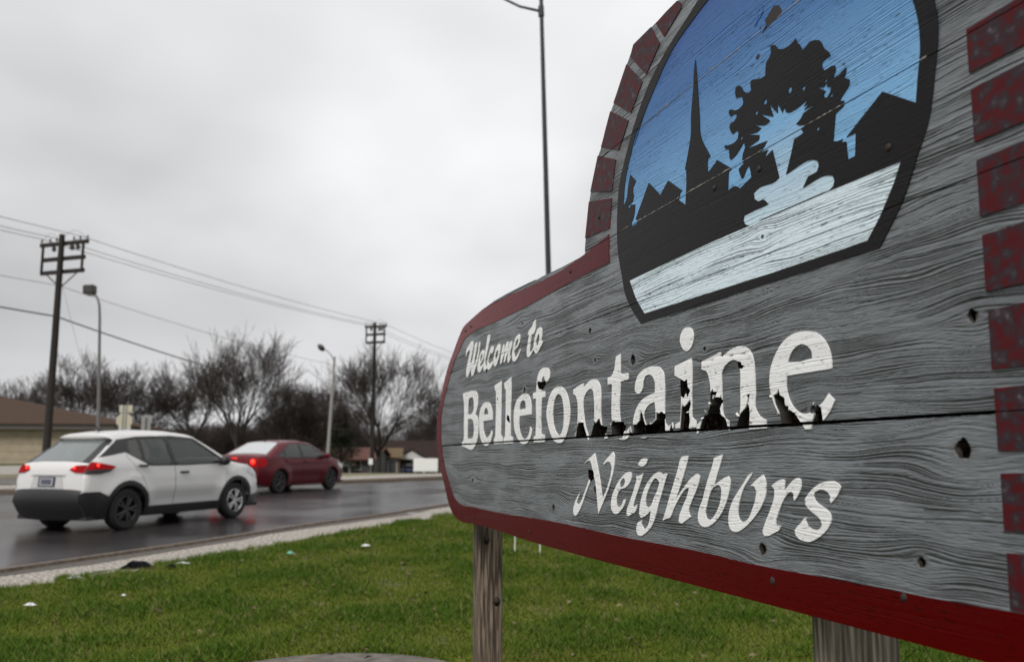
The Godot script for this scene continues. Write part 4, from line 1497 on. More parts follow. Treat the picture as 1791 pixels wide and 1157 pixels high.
func build_trees() -> void:
	var bark := mat("wet bark", lin(0.03, 0.024, 0.021), 0.85)
	var twigm := mat("bare twigs", lin(0.042, 0.03, 0.026), 0.85)
	var protos := [
		tree_node("bare_tree", bare_tree(3, 10.0, 6, 0.6, 0.014, 0.85, 0.2), "broad bare tree with spreading branches directly behind the far utility pole", Vector3(-11.3, -0.1, -76), bark, twigm),
		tree_node("bare_tree", bare_tree(8, 11.0, 5, 0.85, 0.014, 0.55, 0.2), "tall bare tree with upright twigs above the red car's boot", Vector3(-24.5, 0.3, -80), bark, twigm),
		tree_node("bare_tree", bare_tree(15, 9.6, 7, 0.45, 0.018, 0.95, 0.22), "rounded dense bare tree above the white car's roof", Vector3(-36.5, 0.7, -86), bark, twigm),
		tree_node("bare_tree", bare_tree(21, 9.0, 3, 0.9, 0.016, 0.35), "thin bare tree with an upright fork right of the near utility pole", Vector3(-40.5, 0.8, -84), bark, twigm),
	]
	protos[2].scale = Vector3.ONE * 0.88
	var singled := [
		[2, "bushy bare tree above the roof of the tan building at the picture's left edge", -53.5, -92, 0.8, 1.3],
		[3, "slim bare tree above the tan building's roof, just left of the near utility pole", -47.5, -90, 0.85, 2.4],
		[1, "bare tree between the two round bare trees behind the cars, with a split top", -30.0, -84, 0.78, 3.7],
		[2, "low bare tree beside the evergreen, right of the tall bare tree", -19.2, -90, 0.82, 5.1],
		[2, "dense bare tree behind the house with the white porch gable, next to the sign's edge", -6.8, -109, 0.95, 0.6],
		[0, "wide bare tree behind the tall one above the red car", -21.5, -88, 0.85, 2.0],
	]
	for s in singled:
		dup(protos[s[0]], s[1], Vector3(s[2], lawn_y(s[2], -s[3]) - 0.3, s[3]), s[5], s[4])
	var rr := RandomNumberGenerator.new()
	rr.seed = 77
	var grp := "bare trees of the dark belt behind the houses"
	for i in 46:
		var x := -66.0 + i * 1.75 + rr.randf_range(-1, 1)
		var f := rr.randf_range(106.0, 124.0)
		dup(protos[rr.randi() % 3], "bare dark tree standing in the tree belt behind the houses", Vector3(x * f / 100.0, lawn_y(x, f) - 0.4, -f), rr.randf() * TAU, rr.randf_range(0.5, 0.78) * (0.72 if x < -26.0 else 1.0), grp)
	# undergrowth that fills the belt low down
	var tb := MB.new()
	for i in 90:
		var p := Vector3(rr.randf_range(-1.2, 1.2), 0, rr.randf_range(-1.2, 1.2))
		var d := Vector3(rr.randf_range(-0.5, 0.5), 1, rr.randf_range(-0.5, 0.5)).normalized()
		var l := rr.randf_range(1.2, 3.0)
		tb.tube([p, p + d * l * 0.6, p + d * l + Vector3(rr.randf_range(-0.5, 0.5), -0.1, rr.randf_range(-0.5, 0.5))], [0.03, 0.022, 0.012], 3, false)
		for k in 3:
			var s := p + d * l * rr.randf_range(0.3, 0.9)
			tb.tube([s, s + Vector3(rr.randf_range(-0.7, 0.7), rr.randf_range(0.2, 0.9), rr.randf_range(-0.7, 0.7))], [0.016, 0.01], 3, false)
	var mm := MultiMesh.new()
	mm.transform_format = MultiMesh.TRANSFORM_3D
	mm.mesh = tb.mesh()
	mm.instance_count = 900
	for i in 900:
		var f := rr.randf_range(106.0, 130.0)
		var x := rr.randf_range(-0.62, 0.12) * f
		var s := rr.randf_range(0.7, 1.35)
		mm.set_instance_transform(i, Transform3D(Basis(Vector3.UP, rr.randf() * TAU).scaled(Vector3(s, s * 1.25, s)), Vector3(x, lawn_y(x, f) - 0.3, -f)))
	var o := MultiMeshInstance3D.new()
	o.multimesh = mm
	o.material_override = twigm
	put("undergrowth", o)
	tag(o, "dense leafless undergrowth of dark twigs below the tree belt", "undergrowth", "", "stuff")
	# evergreen
	var leaf := mat("evergreen needles", lin(0.02, 0.03, 0.012), 0.8)
	leaf.cull_mode = BaseMaterial3D.CULL_DISABLED
	var ev := thing("evergreen_tree", "dark green bushy evergreen standing behind the red car's roof", "tree", Vector3(-15.6, 0.0, -82))
	ev.scale = Vector3(1.12, 1.22, 1.12)
	var eb := MB.new()
	eb.tube([Vector3(0, -0.3, 0), Vector3(0, 4.6, 0)], [0.16, 0.03], 7)
	obj("trunk", eb, bark, ev)
	eb = MB.new()
	for i in 5200:
		var y := pow(rr.randf(), 0.8) * 4.7
		var rad := (1.95 * pow(1.0 - y / 5.1, 0.75)) * (0.82 + 0.25 * sin(y * 5.0 + rr.randf()) )
		var w := rr.randf() * TAU
		var k := sqrt(rr.randf())
		var p := Vector3(cos(w) * rad * k, 0.25 + y, sin(w) * rad * k)
		var d := Vector3(cos(w), rr.randf_range(-0.5, 0.7), sin(w)).normalized() * rr.randf_range(0.12, 0.3)
		var s := d.cross(Vector3(rr.randf_range(-1, 1), 1, rr.randf_range(-1, 1))).normalized() * 0.05
		eb.flat(p - s, p + s, p + d, Vector3(cos(w), 0.6, sin(w)))
	obj("crown", eb, leaf, ev)

# ------------------------------------------------------------------ buildings
func gable_house(called: String, label: String, at: Vector3, turn: float, w: float, dpt: float, hw: float, hr: float, wallm: Material, roofm: Material, opens: Array, porch := false) -> Node3D:
	var h := thing(called, label, "house", at, turn)
	var mb := MB.new()
	mb.box(Vector3(-w / 2, -0.4, -dpt / 2), Vector3(w / 2, hw, dpt / 2))
	for s in [-1.0, 1.0]:
		mb.flat(Vector3(s * w / 2, hw, -dpt / 2), Vector3(s * w / 2, hw, dpt / 2), Vector3(s * w / 2, hw + hr, 0), Vector3(s, 0, 0))
	obj("wall", mb, wallm, h)
	mb = MB.new()
	for s in [-1.0, 1.0]:
		var e := Vector3(0, hw - 0.12, s * (dpt / 2 + 0.4))
		var r := Vector3(0, hw + hr + 0.08, 0)
		var dn := Vector3(0, dpt / 2, s * hr).normalized() * 0.12
		var x := Vector3(w / 2 + 0.35, 0, 0)
		mb.quad(e - x + dn, e + x + dn, r + x + dn, r - x + dn, dn)
		mb.quad(e - x, e + x, r + x, r - x, -dn)
		mb.quad(e - x, e + x, e + x + dn, e - x + dn, Vector3(0, 0, s))
		for k in [-1.0, 1.0]:
			mb.quad(e + x * k, r + x * k, r + x * k + dn, e + x * k + dn, Vector3(k, 0, 0))
	obj("roof", mb, roofm, h)
	for q in opens:
		# name, x, bottom, width, height, material
		mb = MB.new()
		mb.box(Vector3(q[1] - q[3] / 2 - 0.08, q[2] - 0.08, dpt / 2 - 0.05), Vector3(q[1] + q[3] / 2 + 0.08, q[2] + q[4] + 0.08, dpt / 2 + 0.05))
		var fr := obj(q[0], mb, M["house trim"], h)
		mb = MB.new()
		mb.box(Vector3(q[1] - q[3] / 2, q[2], dpt / 2 + 0.04), Vector3(q[1] + q[3] / 2, q[2] + q[4], dpt / 2 + 0.06))
		obj("pane" if q[0] == "window" else "panel", mb, q[5], fr)
	if porch:
		mb = MB.new()
		var y := hw - 0.5
		mb.flat(Vector3(-1.7, y, dpt / 2 + 1.8), Vector3(1.7, y, dpt / 2 + 1.8), Vector3(0, y + 0.75, dpt / 2 + 1.8), Vector3(0, 0, 1))
		mb.flat(Vector3(-1.7, y, dpt / 2 + 1.7), Vector3(1.7, y, dpt / 2 + 1.7), Vector3(0, y + 0.75, dpt / 2 + 1.7), Vector3(0, 0, -1))
		mb.box(Vector3(-1.8, y - 0.16, dpt / 2), Vector3(1.8, y, dpt / 2 + 1.82))
		obj("porch_gable", mb, M["house trim"], h)
		mb = MB.new()
		for s in [-1.0, 1.0]:
			mb.quad(Vector3(s * 1.95, y - 0.02, dpt / 2 - 0.2), Vector3(s * 1.95, y - 0.02, dpt / 2 + 1.95), Vector3(0, y + 0.86, dpt / 2 + 1.95), Vector3(0, y + 0.86, dpt / 2 - 0.2), Vector3(s, 1.5, 0))
			mb.quad(Vector3(s * 1.95, y - 0.08, dpt / 2 - 0.2), Vector3(s * 1.95, y - 0.08, dpt / 2 + 1.95), Vector3(0, y + 0.78, dpt / 2 + 1.95), Vector3(0, y + 0.78, dpt / 2 - 0.2), Vector3(-s, -1.5, 0))
		obj("porch_roof", mb, roofm, h)
		for s in [-1.0, 1.0]:
			mb = MB.new()
			mb.box(Vector3(s * 1.6 - 0.07, -0.3, dpt / 2 + 1.6), Vector3(s * 1.6 + 0.07, y - 0.16, dpt / 2 + 1.74))
			obj("porch_post", mb, M["house trim"], h)
	return h


func build_buildings() -> void:
	mat("house trim", lin(0.55, 0.54, 0.52), 0.7)
	var pane := mat("dark window", lin(0.02, 0.022, 0.025), 0.08)
	var door := mat("dark door", lin(0.05, 0.045, 0.04), 0.6)
	var tan_wall := world_mat("tan block wall", ramp_noise(61, 0.02, [[0.0, lin(0.32, 0.265, 0.185)], [1.0, lin(0.42, 0.355, 0.26)]], 256), 3.0, 0.85)
	var brown_roof := world_mat("brown shingles", ramp_noise(62, 0.06, [[0.0, lin(0.04, 0.026, 0.02)], [1.0, lin(0.1, 0.068, 0.052)]], 256), 2.0, 0.9)
	var dark_roof := world_mat("dark brown roof", ramp_noise(63, 0.06, [[0.0, lin(0.018, 0.013, 0.012)], [1.0, lin(0.05, 0.036, 0.033)]], 256), 2.0, 0.9)
	var red_roof := world_mat("reddish roof", ramp_noise(64, 0.06, [[0.0, lin(0.09, 0.045, 0.04)], [1.0, lin(0.18, 0.1, 0.085)]], 256), 2.0, 0.9)
	var buff := world_mat("buff brick wall", ramp_noise(65, 0.05, [[0.0, lin(0.09, 0.06, 0.04)], [1.0, lin(0.2, 0.14, 0.09)]], 256), 2.0, 0.9)
	var greyw := mat("grey siding", lin(0.1, 0.1, 0.105), 0.7)
	var brownw := mat("brown siding", lin(0.05, 0.04, 0.034), 0.7)
	for rm in [brown_roof, dark_roof, red_roof]:
		rm.metallic_specular = 0.15
	# tan building with a hipped roof
	var s := thing("shop_building", "low tan building with a brown hipped roof at the left edge behind the white car", "building", Vector3(-40.0, 0.75, -60.0), 0.12)
	var mb := MB.new()
	mb.box(Vector3(-18, -0.5, -7), Vector3(14.5, 2.3, 7))
	obj("wall", mb, tan_wall, s)
	mb = MB.new()
	mb.box(Vector3(-18.6, 2.24, -7.6), Vector3(15.1, 2.56, 7.6), 0.02)
	obj("fascia", mb, mat("grey fascia", lin(0.16, 0.145, 0.13), 0.6), s)
	mb = MB.new()
	var a := [Vector3(-18.8, 2.56, -7.8), Vector3(15.3, 2.56, -7.8), Vector3(15.3, 2.56, 7.8), Vector3(-18.8, 2.56, 7.8)]
	var r0 := Vector3(-9, 4.75, 0)
	var r1 := Vector3(5, 4.75, 0)
	mb.quad(a[3], a[2], r1, r0, Vector3(0, 1, 1))
	mb.quad(a[0], a[1], r1, r0, Vector3(0, 1, -1))
	mb.flat(a[0], a[3], r0, Vector3(-1, 1, 0))
	mb.flat(a[1], a[2], r1, Vector3(1, 1, 0))
	mb.quad(a[0], a[1], a[2], a[3], Vector3.DOWN)
	obj("roof", mb, brown_roof, s)
	for x in [-12.0, -2.0]:
		mb = MB.new()
		mb.box(Vector3(x - 0.8, -0.4, 6.96), Vector3(x + 0.8, 1.9, 7.04))
		obj("door", mb, door, s)
	for i in 5:
		mb = MB.new()
		var y := 0.0 + i * 0.46
		mb.box(Vector3(-18, y, 7.0), Vector3(14.5, y + 0.015, 7.012))
		obj("block_course", mb, mat("mortar line", lin(0.2, 0.17, 0.12), 0.9) if i == 0 else M["mortar line"], s)
	mb = MB.new()
	mb.box(Vector3(-18.05, -0.5, 7.0), Vector3(14.55, -0.05, 7.03))
	obj("plinth", mb, mat("dark plinth", lin(0.04, 0.035, 0.03), 0.8), s)
	# houses beyond the road on the right
	gable_house("house", "low house with a reddish roof and pale gable, seen over the red car's bonnet", Vector3(-16.4, -0.55, -90), -0.1, 7.0, 6.5, 1.75, 1.0, greyw, red_roof, [["window", -2.0, 0.8, 1.2, 0.8, pane], ["window", 1.6, 0.8, 1.2, 0.8, pane], ["door", 0, 0.0, 0.9, 1.6, door]], true)
	gable_house("house", "small buff brick house with a brown roof right of the far utility pole", Vector3(-13.0, -0.6, -94), 0.1, 2.6, 5.0, 2.0, 0.8, buff, mat("ochre roof", lin(0.1, 0.065, 0.03), 0.9), [["window", -0.5, 1.0, 0.7, 0.6, M["house trim"]], ["door", 0.6, 0.0, 0.8, 1.7, greyw]])
	gable_house("house", "dark roofed brown house with a white porch gable at the sign's left edge", Vector3(-8.4, -0.65, -100), 0.03, 11.0, 7.0, 2.0, 1.75, brownw, dark_roof, [["window", 2.6, 0.9, 1.5, 0.9, pane], ["window", 4.4, 0.9, 1.1, 0.9, pane], ["door", -2.0, 0.0, 1.0, 1.8, door], ["window", -4.4, 0.9, 1.1, 0.9, pane]], false)
	var h: Node3D = get_node("house_002")
	var pb := MB.new()
	var y := 2.02
	pb.flat(Vector3(-3.75, y, 5.3), Vector3(-0.9, y, 5.3), Vector3(-2.3, y + 0.8, 5.3), Vector3(0, 0, 1))
	pb.flat(Vector3(-3.75, y, 5.2), Vector3(-0.9, y, 5.2), Vector3(-2.3, y + 0.8, 5.2), Vector3(0, 0, -1))
	pb.box(Vector3(-3.8, y - 0.14, 3.5), Vector3(-0.85, y, 5.32))
	obj("porch_gable", pb, M["house trim"], h)
	pb = MB.new()
	for q in [-3.95, -0.7]:
		pb.quad(Vector3(q, y - 0.02, 3.0), Vector3(q, y - 0.02, 5.45), Vector3(-2.32, y + 0.92, 5.45), Vector3(-2.32, y + 0.92, 3.0), Vector3(signf(q + 2.3), 1.5, 0))
		pb.quad(Vector3(q, y - 0.1, 3.0), Vector3(q, y - 0.1, 5.45), Vector3(-2.32, y + 0.84, 5.45), Vector3(-2.32, y + 0.84, 3.0), Vector3(-signf(q + 2.3), -1.5, 0))
	obj("porch_roof", pb, dark_roof, h)
	for q in [-3.6, -1.0]:
		pb = MB.new()
		pb.box(Vector3(q - 0.07, -0.4, 5.1), Vector3(q + 0.07, y - 0.14, 5.24))
		obj("porch_post", pb, M["house trim"], h)
	# little dark blue car by the porch: body, cabin, wheels
	var c := thing("parked_car", "small dark blue car parked in front of the white porch gable", "car", Vector3(-9.9, -0.5, -88), 0.25)
	mb = MB.new()
	mb.xbox(Transform3D(Basis(), Vector3(0, 0.55, 0)), Vector3(1.7, 0.55, 4.0), 0.18)
	obj("body", mb, mat("dark blue paint", lin(0.01, 0.014, 0.05), 0.25), c)
	mb = MB.new()
	mb.xbox(Transform3D(Basis(), Vector3(0, 1.02, -0.2)), Vector3(1.45, 0.55, 2.0), 0.2)
	obj("cabin", mb, pane, c)
	for q in [[-0.8, 1.25], [0.8, 1.25], [-0.8, -1.25], [0.8, -1.25]]:
		mb = MB.new()
		mb.lathe(Transform3D(Basis(Vector3.BACK, PI / 2), Vector3(q[0], 0.3, q[1])), [Vector2(0, 0.1), Vector2(0.28, 0.1), Vector2(0.3, 0.05), Vector2(0.3, -0.08), Vector2(0.0, -0.1)], 16)
		obj("wheel", mb, M["tyre rubber"], c)
	# signs seen from behind
	var galv := mat("galvanised post", lin(0.3, 0.3, 0.29), 0.45, 0.4)
	var cream := mat("cream sign back", lin(0.55, 0.52, 0.4), 0.5)
	var st := thing("road_sign", "back of an octagonal road sign under a cream plate, above the white car's roof", "road sign", Vector3(-19.5, 0.72, -45), 0.25)
	mb = MB.new()
	mb.lathe(Transform3D(Basis(Vector3.RIGHT, PI / 2) * Basis(Vector3.UP, PI / 8), Vector3(0, 2.42, 0)), [Vector2(0, 0.012), Vector2(0.4, 0.012), Vector2(0.4, -0.012), Vector2(0, -0.012)], 8)
	obj("sign_plate", mb, cream, st)
	mb = MB.new()
	mb.xbox(Transform3D(Basis(), Vector3(0.05, 3.0, 0)), Vector3(0.6, 0.36, 0.02), 0.006)
	obj("upper_plate", mb, cream, st)
	mb = MB.new()
	mb.xbox(Transform3D(Basis(), Vector3(0.04, 2.05, 0)), Vector3(0.56, 0.22, 0.02), 0.006)
	obj("lower_plate", mb, M["house trim"], st)
	for x in [-0.06, 0.08]:
		mb = MB.new()
		mb.box(Vector3(x - 0.025, -0.3, 0.015), Vector3(x + 0.025, 3.18, 0.05), 0.005)
		obj("post", mb, galv, st)
	st = thing("road_sign", "back of a small grey rectangular road sign above the middle of the white car's roof", "road sign", Vector3(-16.35, 0.66, -40), 0.2)
	mb = MB.new()
	mb.xbox(Transform3D(Basis(), Vector3(0, 2.15, 0)), Vector3(0.4, 0.66, 0.02), 0.006)
	obj("sign_plate", mb, galv, st)
	mb = MB.new()
	mb.box(Vector3(-0.03, -0.3, 0.015), Vector3(0.03, 2.4, 0.05), 0.005)
	obj("post", mb, mat("dark sign post", lin(0.12, 0.12, 0.12), 0.5, 0.4), st)
	st = thing("notice_board", "blank white board on short legs by the pavement at the sign's left edge", "board", Vector3(-5.75, 0.12, -60), 0.0)
	mb = MB.new()
	mb.xbox(Transform3D(Basis(), Vector3(0, 0.72, 0)), Vector3(1.62, 0.86, 0.05), 0.01)
	obj("panel", mb, mat("white board paint", lin(0.78, 0.78, 0.76), 0.5), st)
	for x in [-0.7, 0.7]:
		mb = MB.new()
		mb.box(Vector3(x - 0.04, -0.4, -0.09), Vector3(x + 0.04, 1.1, -0.03))
		obj("leg", mb, galv, st)
	st = thing("yard_sign", "small white yard sign on a stake left of the far utility pole's foot", "sign", Vector3(-10.2, 0.1, -65), 0.0)
	mb = MB.new()
	mb.xbox(Transform3D(Basis(), Vector3(0, 0.95, 0)), Vector3(0.3, 0.42, 0.015), 0.004)
	obj("panel", mb, M["white board paint"], st)
	mb = MB.new()
	mb.box(Vector3(-0.02, -0.3, -0.03), Vector3(0.02, 1.0, -0.01))
	obj("post", mb, galv, st)

# ------------------------------------------------------------------ litter
func crumple(size: Vector3, seed_: int, m: Material, called: String, label: String, cat: String, at: Vector2, lift := 0.03, dome := 0.35) -> void:
	var f := FastNoiseLite.new()
	f.seed = seed_
	f.frequency = 1.3
	f.noise_type = FastNoiseLite.TYPE_CELLULAR
	var mb := MB.new()
	var n := 14
	var g := []
	for i in n + 1:
		var row := []
		for j in n + 1:
			var u := 2.0 * i / n - 1.0
			var v := 2.0 * j / n - 1.0
			var r := sqrt(u * u + v * v)
			var k := (0.75 + 0.45 * f.get_noise_2d(cos(atan2(v, u)) * 1.1 + seed_ * 3.0, sin(atan2(v, u)) * 1.1)) / maxf(1.0, r * 1.05)
			var y := maxf(0.0, 1.0 - r * r) * dome + 0.5 * (f.get_noise_2d(u * 1.4 + seed_, v * 1.4) + 0.6)
			row.append(Vector3(u * size.x * k, y * size.y * clampf(1.3 - r, 0.05, 1.0), v * size.z * k + 0.3 * size.z * f.get_noise_2d(u * 2.0, v * 2.0 + 9.0)))
		g.append(row)
	for i in n:
		for j in n:
			mb.quad(g[i][j], g[i + 1][j], g[i + 1][j + 1], g[i][j + 1], Vector3.UP)
	var o := obj(called, mb, m)
	o.position = Vector3(at.x, lawn_y(at.x, at.y) + lift, -at.y)
	tag(o, label, cat)


func build_litter() -> void:
	var plastic := mat("black bin bag", lin(0.005, 0.005, 0.006), 0.5)
	plastic.metallic_specular = 0.15
	var paper := mat("wet white paper", lin(0.62, 0.63, 0.64), 0.5)
	var green := mat("green plastic", lin(0.12, 0.42, 0.3), 0.4)
	crumple(Vector3(0.36, 0.11, 0.2), 4, plastic, "bin_bag", "crumpled black plastic bag lying where the gravel verge meets the lawn", "bag", Vector2(-3.66, 8.92), 0.0, 0.7)
	crumple(Vector3(0.16, 0.04, 0.07), 7, paper, "paper_scrap", "flat white paper scrap by a dark rag on the lawn edge near the black bag", "litter", Vector2(-3.29, 9.12))
	crumple(Vector3(0.1, 0.07, 0.09), 9, plastic, "dark_rag", "small dark rag under the white scrap right of the black bag", "litter", Vector2(-3.3, 8.86))
	crumple(Vector3(0.17, 0.05, 0.09), 12, paper, "paper_scrap", "white paper scrap at the lawn edge below and left of the black bag", "litter", Vector2(-3.87, 8.12))
	crumple(Vector3(0.1, 0.04, 0.06), 15, paper, "paper_scrap", "white paper scrap in the grass near the picture's lower left corner", "litter", Vector2(-3.5, 6.68), 0.05)
	crumple(Vector3(0.12, 0.05, 0.08), 18, paper, "paper_scrap", "white paper scrap in the middle of the lawn, nearest the sign", "litter", Vector2(-1.67, 10.4), 0.06)
	crumple(Vector3(0.08, 0.06, 0.07), 21, green, "green_scrap", "small green plastic scrap lying in the lawn", "litter", Vector2(-2.36, 9.7), 0.06)
	crumple(Vector3(0.04, 0.03, 0.03), 24, paper, "paper_scrap", "tiny pale paper scrap in the grass below the black bag", "litter", Vector2(-3.0, 7.1), 0.05)
	crumple(Vector3(0.2, 0.03, 0.08), 27, mat("pale debris", lin(0.36, 0.36, 0.37), 0.6), "paper_scrap", "pale scrap lying on the gravel verge by the kerb, just left of the sign", "litter", Vector2(-1.72, 15.6))
	var stake := mat("white wire", lin(0.7, 0.7, 0.68), 0.5)
	for q in [[0.03, 10.06, 0.24, "taller white wire stake in the lawn, just right of the sign's left post"], [0.3, 9.86, 0.18, "shorter white wire stake in the lawn, second right of the sign's left post"]]:
		var mb := MB.new()
		mb.tube([Vector3(0, -0.05, 0), Vector3(0.004, q[2], 0)], [0.007, 0.007], 6)
		var o := obj("wire_stake", mb, stake)
		o.position = Vector3(q[0], lawn_y(q[0], q[1]), -q[1])
		tag(o, q[3], "stake")

# ------------------------------------------------------------------ sky
func overcast() -> ImageTexture:
	var w := 1024
	var h := 512
	var a := FastNoiseLite.new()
	a.seed = 5
	a.frequency = 0.55
	a.fractal_octaves = 5
	var im := Image.create(w, h, false, Image.FORMAT_RGBF)
	for y in h:
		var el := PI * (0.5 - (y + 0.5) / h)
		var sy := sin(el)
		for x in w:
			var az := TAU * ((x + 0.5) / w - 0.5)
			var d := Vector3(sin(az) * cos(el), sy, -cos(az) * cos(el))
			var p := d / (maxf(sy, 0.0) + 0.32)
			var n := a.get_noise_3d(p.x * 1.3, sy * 1.5, p.z * 1.3)
			var l := (0.455 + 0.075 * exp(-maxf(0.0, sy) * 7.0) + 0.06 * maxf(0.0, sy) + 0.5 * maxf(0.0, sy - 0.45) - 0.29 * n * smoothstep(-0.02, 0.22, sy)) * (1.0 + 0.12 * d.x)
			if sy < 0.0:
				l = 0.3
			im.set_pixel(x, y, Color(l * 0.985, l * 0.99, l * 1.005))
	return ImageTexture.create_from_image(im)


func _ready() -> void:
	rng.seed = 20
	var cam := Camera3D.new()
	cam.name = "camera"
	cam.fov = 40.69
	cam.near = 0.05
	cam.far = 4000.0
	cam.position = Vector3(0, 1.205, 0)
	cam.rotation.x = deg_to_rad(8.189)
	var lens := CameraAttributesPhysical.new()
	lens.frustum_focal_length = 27.0
	lens.frustum_focus_distance = 2.05
	lens.exposure_aperture = 4.0
	cam.attributes = lens
	cam.fov = 40.69
	add_child(cam)
	var env := Environment.new()
	env.background_mode = Environment.BG_SKY
	var sky := Sky.new()
	var pano := PanoramaSkyMaterial.new()
	pano.panorama = overcast()
	sky.sky_material = pano
	env.sky = sky
	env.tonemap_mode = Environment.TONE_MAPPER_LINEAR
	env.tonemap_exposure = 1.4
	env.sdfgi_enabled = true
	env.ssao_enabled = true
	env.ssil_enabled = true
	var we := WorldEnvironment.new()
	we.name = "environment"
	we.environment = env
	add_child(we)
	var sun := DirectionalLight3D.new()
	sun.name = "sun"
	sun.light_energy = 0.5
	sun.light_color = Color(1.0, 0.98, 0.95)
	sun.light_angular_distance = 24.0
	sun.shadow_enabled = true
	sun.rotation = Vector3(deg_to_rad(-48), deg_to_rad(-24), 0)
	add_child(sun)
	build_ground()
	build_sign()
	build_cars()
	build_poles()
	build_buildings()
	build_trees()
	build_litter()
	build_grass()
	build_leaves()

# ------------------------------------------------------------------ outlines of the sign's carving, in millimetres on its face
func sign_letters() -> Array:
	var a := []
	a.append(["letter", [561.9, 659.1, 573.8, 682.9, 614.7, 698.8, 658.8, 708.4, 676.5, 703, 675.4, 681.8, 656.2, 654.1, 630.4, 622.5, 652.8, 626.7, 679.9, 655.7, 698.8, 687.5, 718, 696.7, 733.5, 692.7, 726.3, 671.5, 703.7, 640.4, 684.9, 608.5, 708.1, 618.8, 741.9, 657.1, 756.4, 690.9, 772.9, 693, 771.7, 678.6, 757.2, 647, 735.1, 616.1, 704.8, 591.9, 674, 571.5, 652.5, 573.4, 645.8, 588.9, 646.9, 605.9, 609.6, 579.4, 589.3, 573.6, 572.6, 578.3, 571.9, 600.1, 596, 630.4, 627.6, 670.2, 623.4, 677.2, 594.8, 673.9, 570.3, 659.2], []])
	a.append(["letter", [801.8, 655.4, 827.4, 652.4, 831.2, 642.8, 820.6, 625.6, 791.5, 610.3, 769.3, 602.2, 777, 594.3, 813.7, 603.9, 821.1, 597.1, 792, 581.5, 762.4, 575, 743.4, 580.9, 737.7, 597, 750.2, 620.8, 776, 644.9], [[802, 644.1, 809.5, 637.1, 795, 622.2, 776.6, 613.9, 772.7, 622.5, 787.3, 637.5]]])
	a.append(["letter", [873.3, 701.6, 897.9, 702.4, 901.6, 690.9, 887.9, 664.5, 863.6, 635.1, 842.6, 605, 846.5, 588.5, 867.8, 592.4, 870, 582.1, 843.1, 574.7, 825, 576.4, 819.7, 591.1, 835, 630.2, 856, 668.3], []])
	a.append(["letter", [950.1, 651, 943.5, 634, 926.5, 628.1, 920.9, 634.6, 898.9, 623.2, 881.7, 603, 886.7, 594.5, 940.4, 600.9, 940.6, 589.1, 899.6, 574.3, 878.6, 576.3, 867.9, 586.4, 871.1, 608.1, 891.8, 631.9, 915.9, 651.1, 936.4, 655.6], []])
	a.append(["letter", [1019.6, 654.3, 1029.4, 639.6, 1026.3, 616.9, 1007, 597.8, 984.2, 580.8, 964.2, 578.9, 950.7, 588, 950.5, 609.6, 967.1, 631.3, 993.5, 649.7], [[1003.5, 634.9, 1006.8, 624.8, 997.1, 610.4, 977.4, 599, 970.6, 607.5, 980.5, 625.9]]])
	a.append(["letter", [1070.8, 645.1, 1075.2, 634.1, 1069.6, 621.5, 1086.5, 632.8, 1114.2, 649.2, 1126.4, 646.7, 1123.4, 634, 1114.3, 620.1, 1153.6, 646.1, 1165.5, 643.7, 1162.5, 627.4, 1147.6, 610.7, 1133.8, 593.7, 1157.8, 598.4, 1144.6, 585.1, 1126.6, 575.9, 1114.4, 578, 1117.4, 595.4, 1126.5, 611.2, 1102.1, 599, 1089.8, 585.3, 1077.3, 580, 1069.8, 583.6, 1080.4, 603.2, 1089.7, 617.3, 1064.7, 601.2, 1042.6, 580.7, 1029.8, 582, 1036.1, 604.3, 1051.9, 629.3], []])
	a.append(["letter", [1243.7, 656.4, 1252.1, 649, 1246.4, 631.7, 1226.5, 617.9, 1197.7, 610.4, 1186.1, 606.3, 1189, 591.3, 1206.4, 587.6, 1226.5, 594.4, 1249.1, 608, 1254.7, 603.8, 1237.8, 589.6, 1212.1, 576.1, 1189, 573.1, 1171.4, 578.6, 1165.5, 593.9, 1174.4, 622.3, 1192, 642.2, 1218, 655.2], [[1229.4, 644.7, 1232.3, 637.1, 1220.8, 625.8, 1200.7, 619.2, 1197.8, 625, 1209.4, 638.2]]])
	a.append(["letter", [1404.7, 683, 1403, 668.6, 1399.3, 650.3, 1386.4, 640, 1365.7, 639.3, 1357.6, 621.3, 1349.6, 601.4, 1346.9, 587.9, 1354.7, 585.2, 1380.8, 597.7, 1383.3, 590.5, 1357.2, 576.3, 1336.2, 571.7, 1320.2, 576, 1317.6, 587.7, 1323.1, 608.1, 1334, 629.5, 1342, 642.1, 1328.8, 645.1, 1336.8, 653.6, 1368.5, 664.9, 1386.8, 677.9], []])
	a.append(["letter", [1451.8, 650.6, 1460.1, 643.5, 1460.3, 621.7, 1456.2, 608.8, 1473.2, 606.7, 1465.8, 599.3, 1448.6, 591.3, 1428.7, 580.2, 1408.6, 574.9, 1393.4, 580.8, 1383.3, 594, 1388.7, 613.9, 1404.2, 637.6, 1429.6, 651.2], [[1434.3, 635.3, 1439.2, 627.8, 1434, 611.6, 1418.9, 598.2, 1408.8, 597.8, 1406.4, 608.3, 1416.7, 624]]])
	a.append(["letter", [524.1, 512.5, 591, 513.5, 690.1, 511, 723.9, 504, 743.1, 487.7, 745.8, 463.5, 736.3, 440.2, 711.2, 420.4, 737, 408.8, 750.5, 388.9, 752.2, 359.2, 746.2, 332.8, 728, 312.4, 713.8, 302.3, 518.2, 302, 515.2, 319.3, 533.5, 323.7, 541.8, 332.9, 543.7, 390.7, 544.5, 447.3, 541.2, 475.8, 530.9, 492.3], [[609.7, 481, 644.7, 488.7, 679.3, 483.4, 688.8, 467, 689.4, 442.7, 669.2, 428.5, 599.4, 425.8], [599.9, 405.6, 646.8, 405.2, 677.9, 397.8, 690.9, 376.2, 691.4, 352.1, 679.4, 335.8, 654.4, 330.4, 596, 330.7]]])
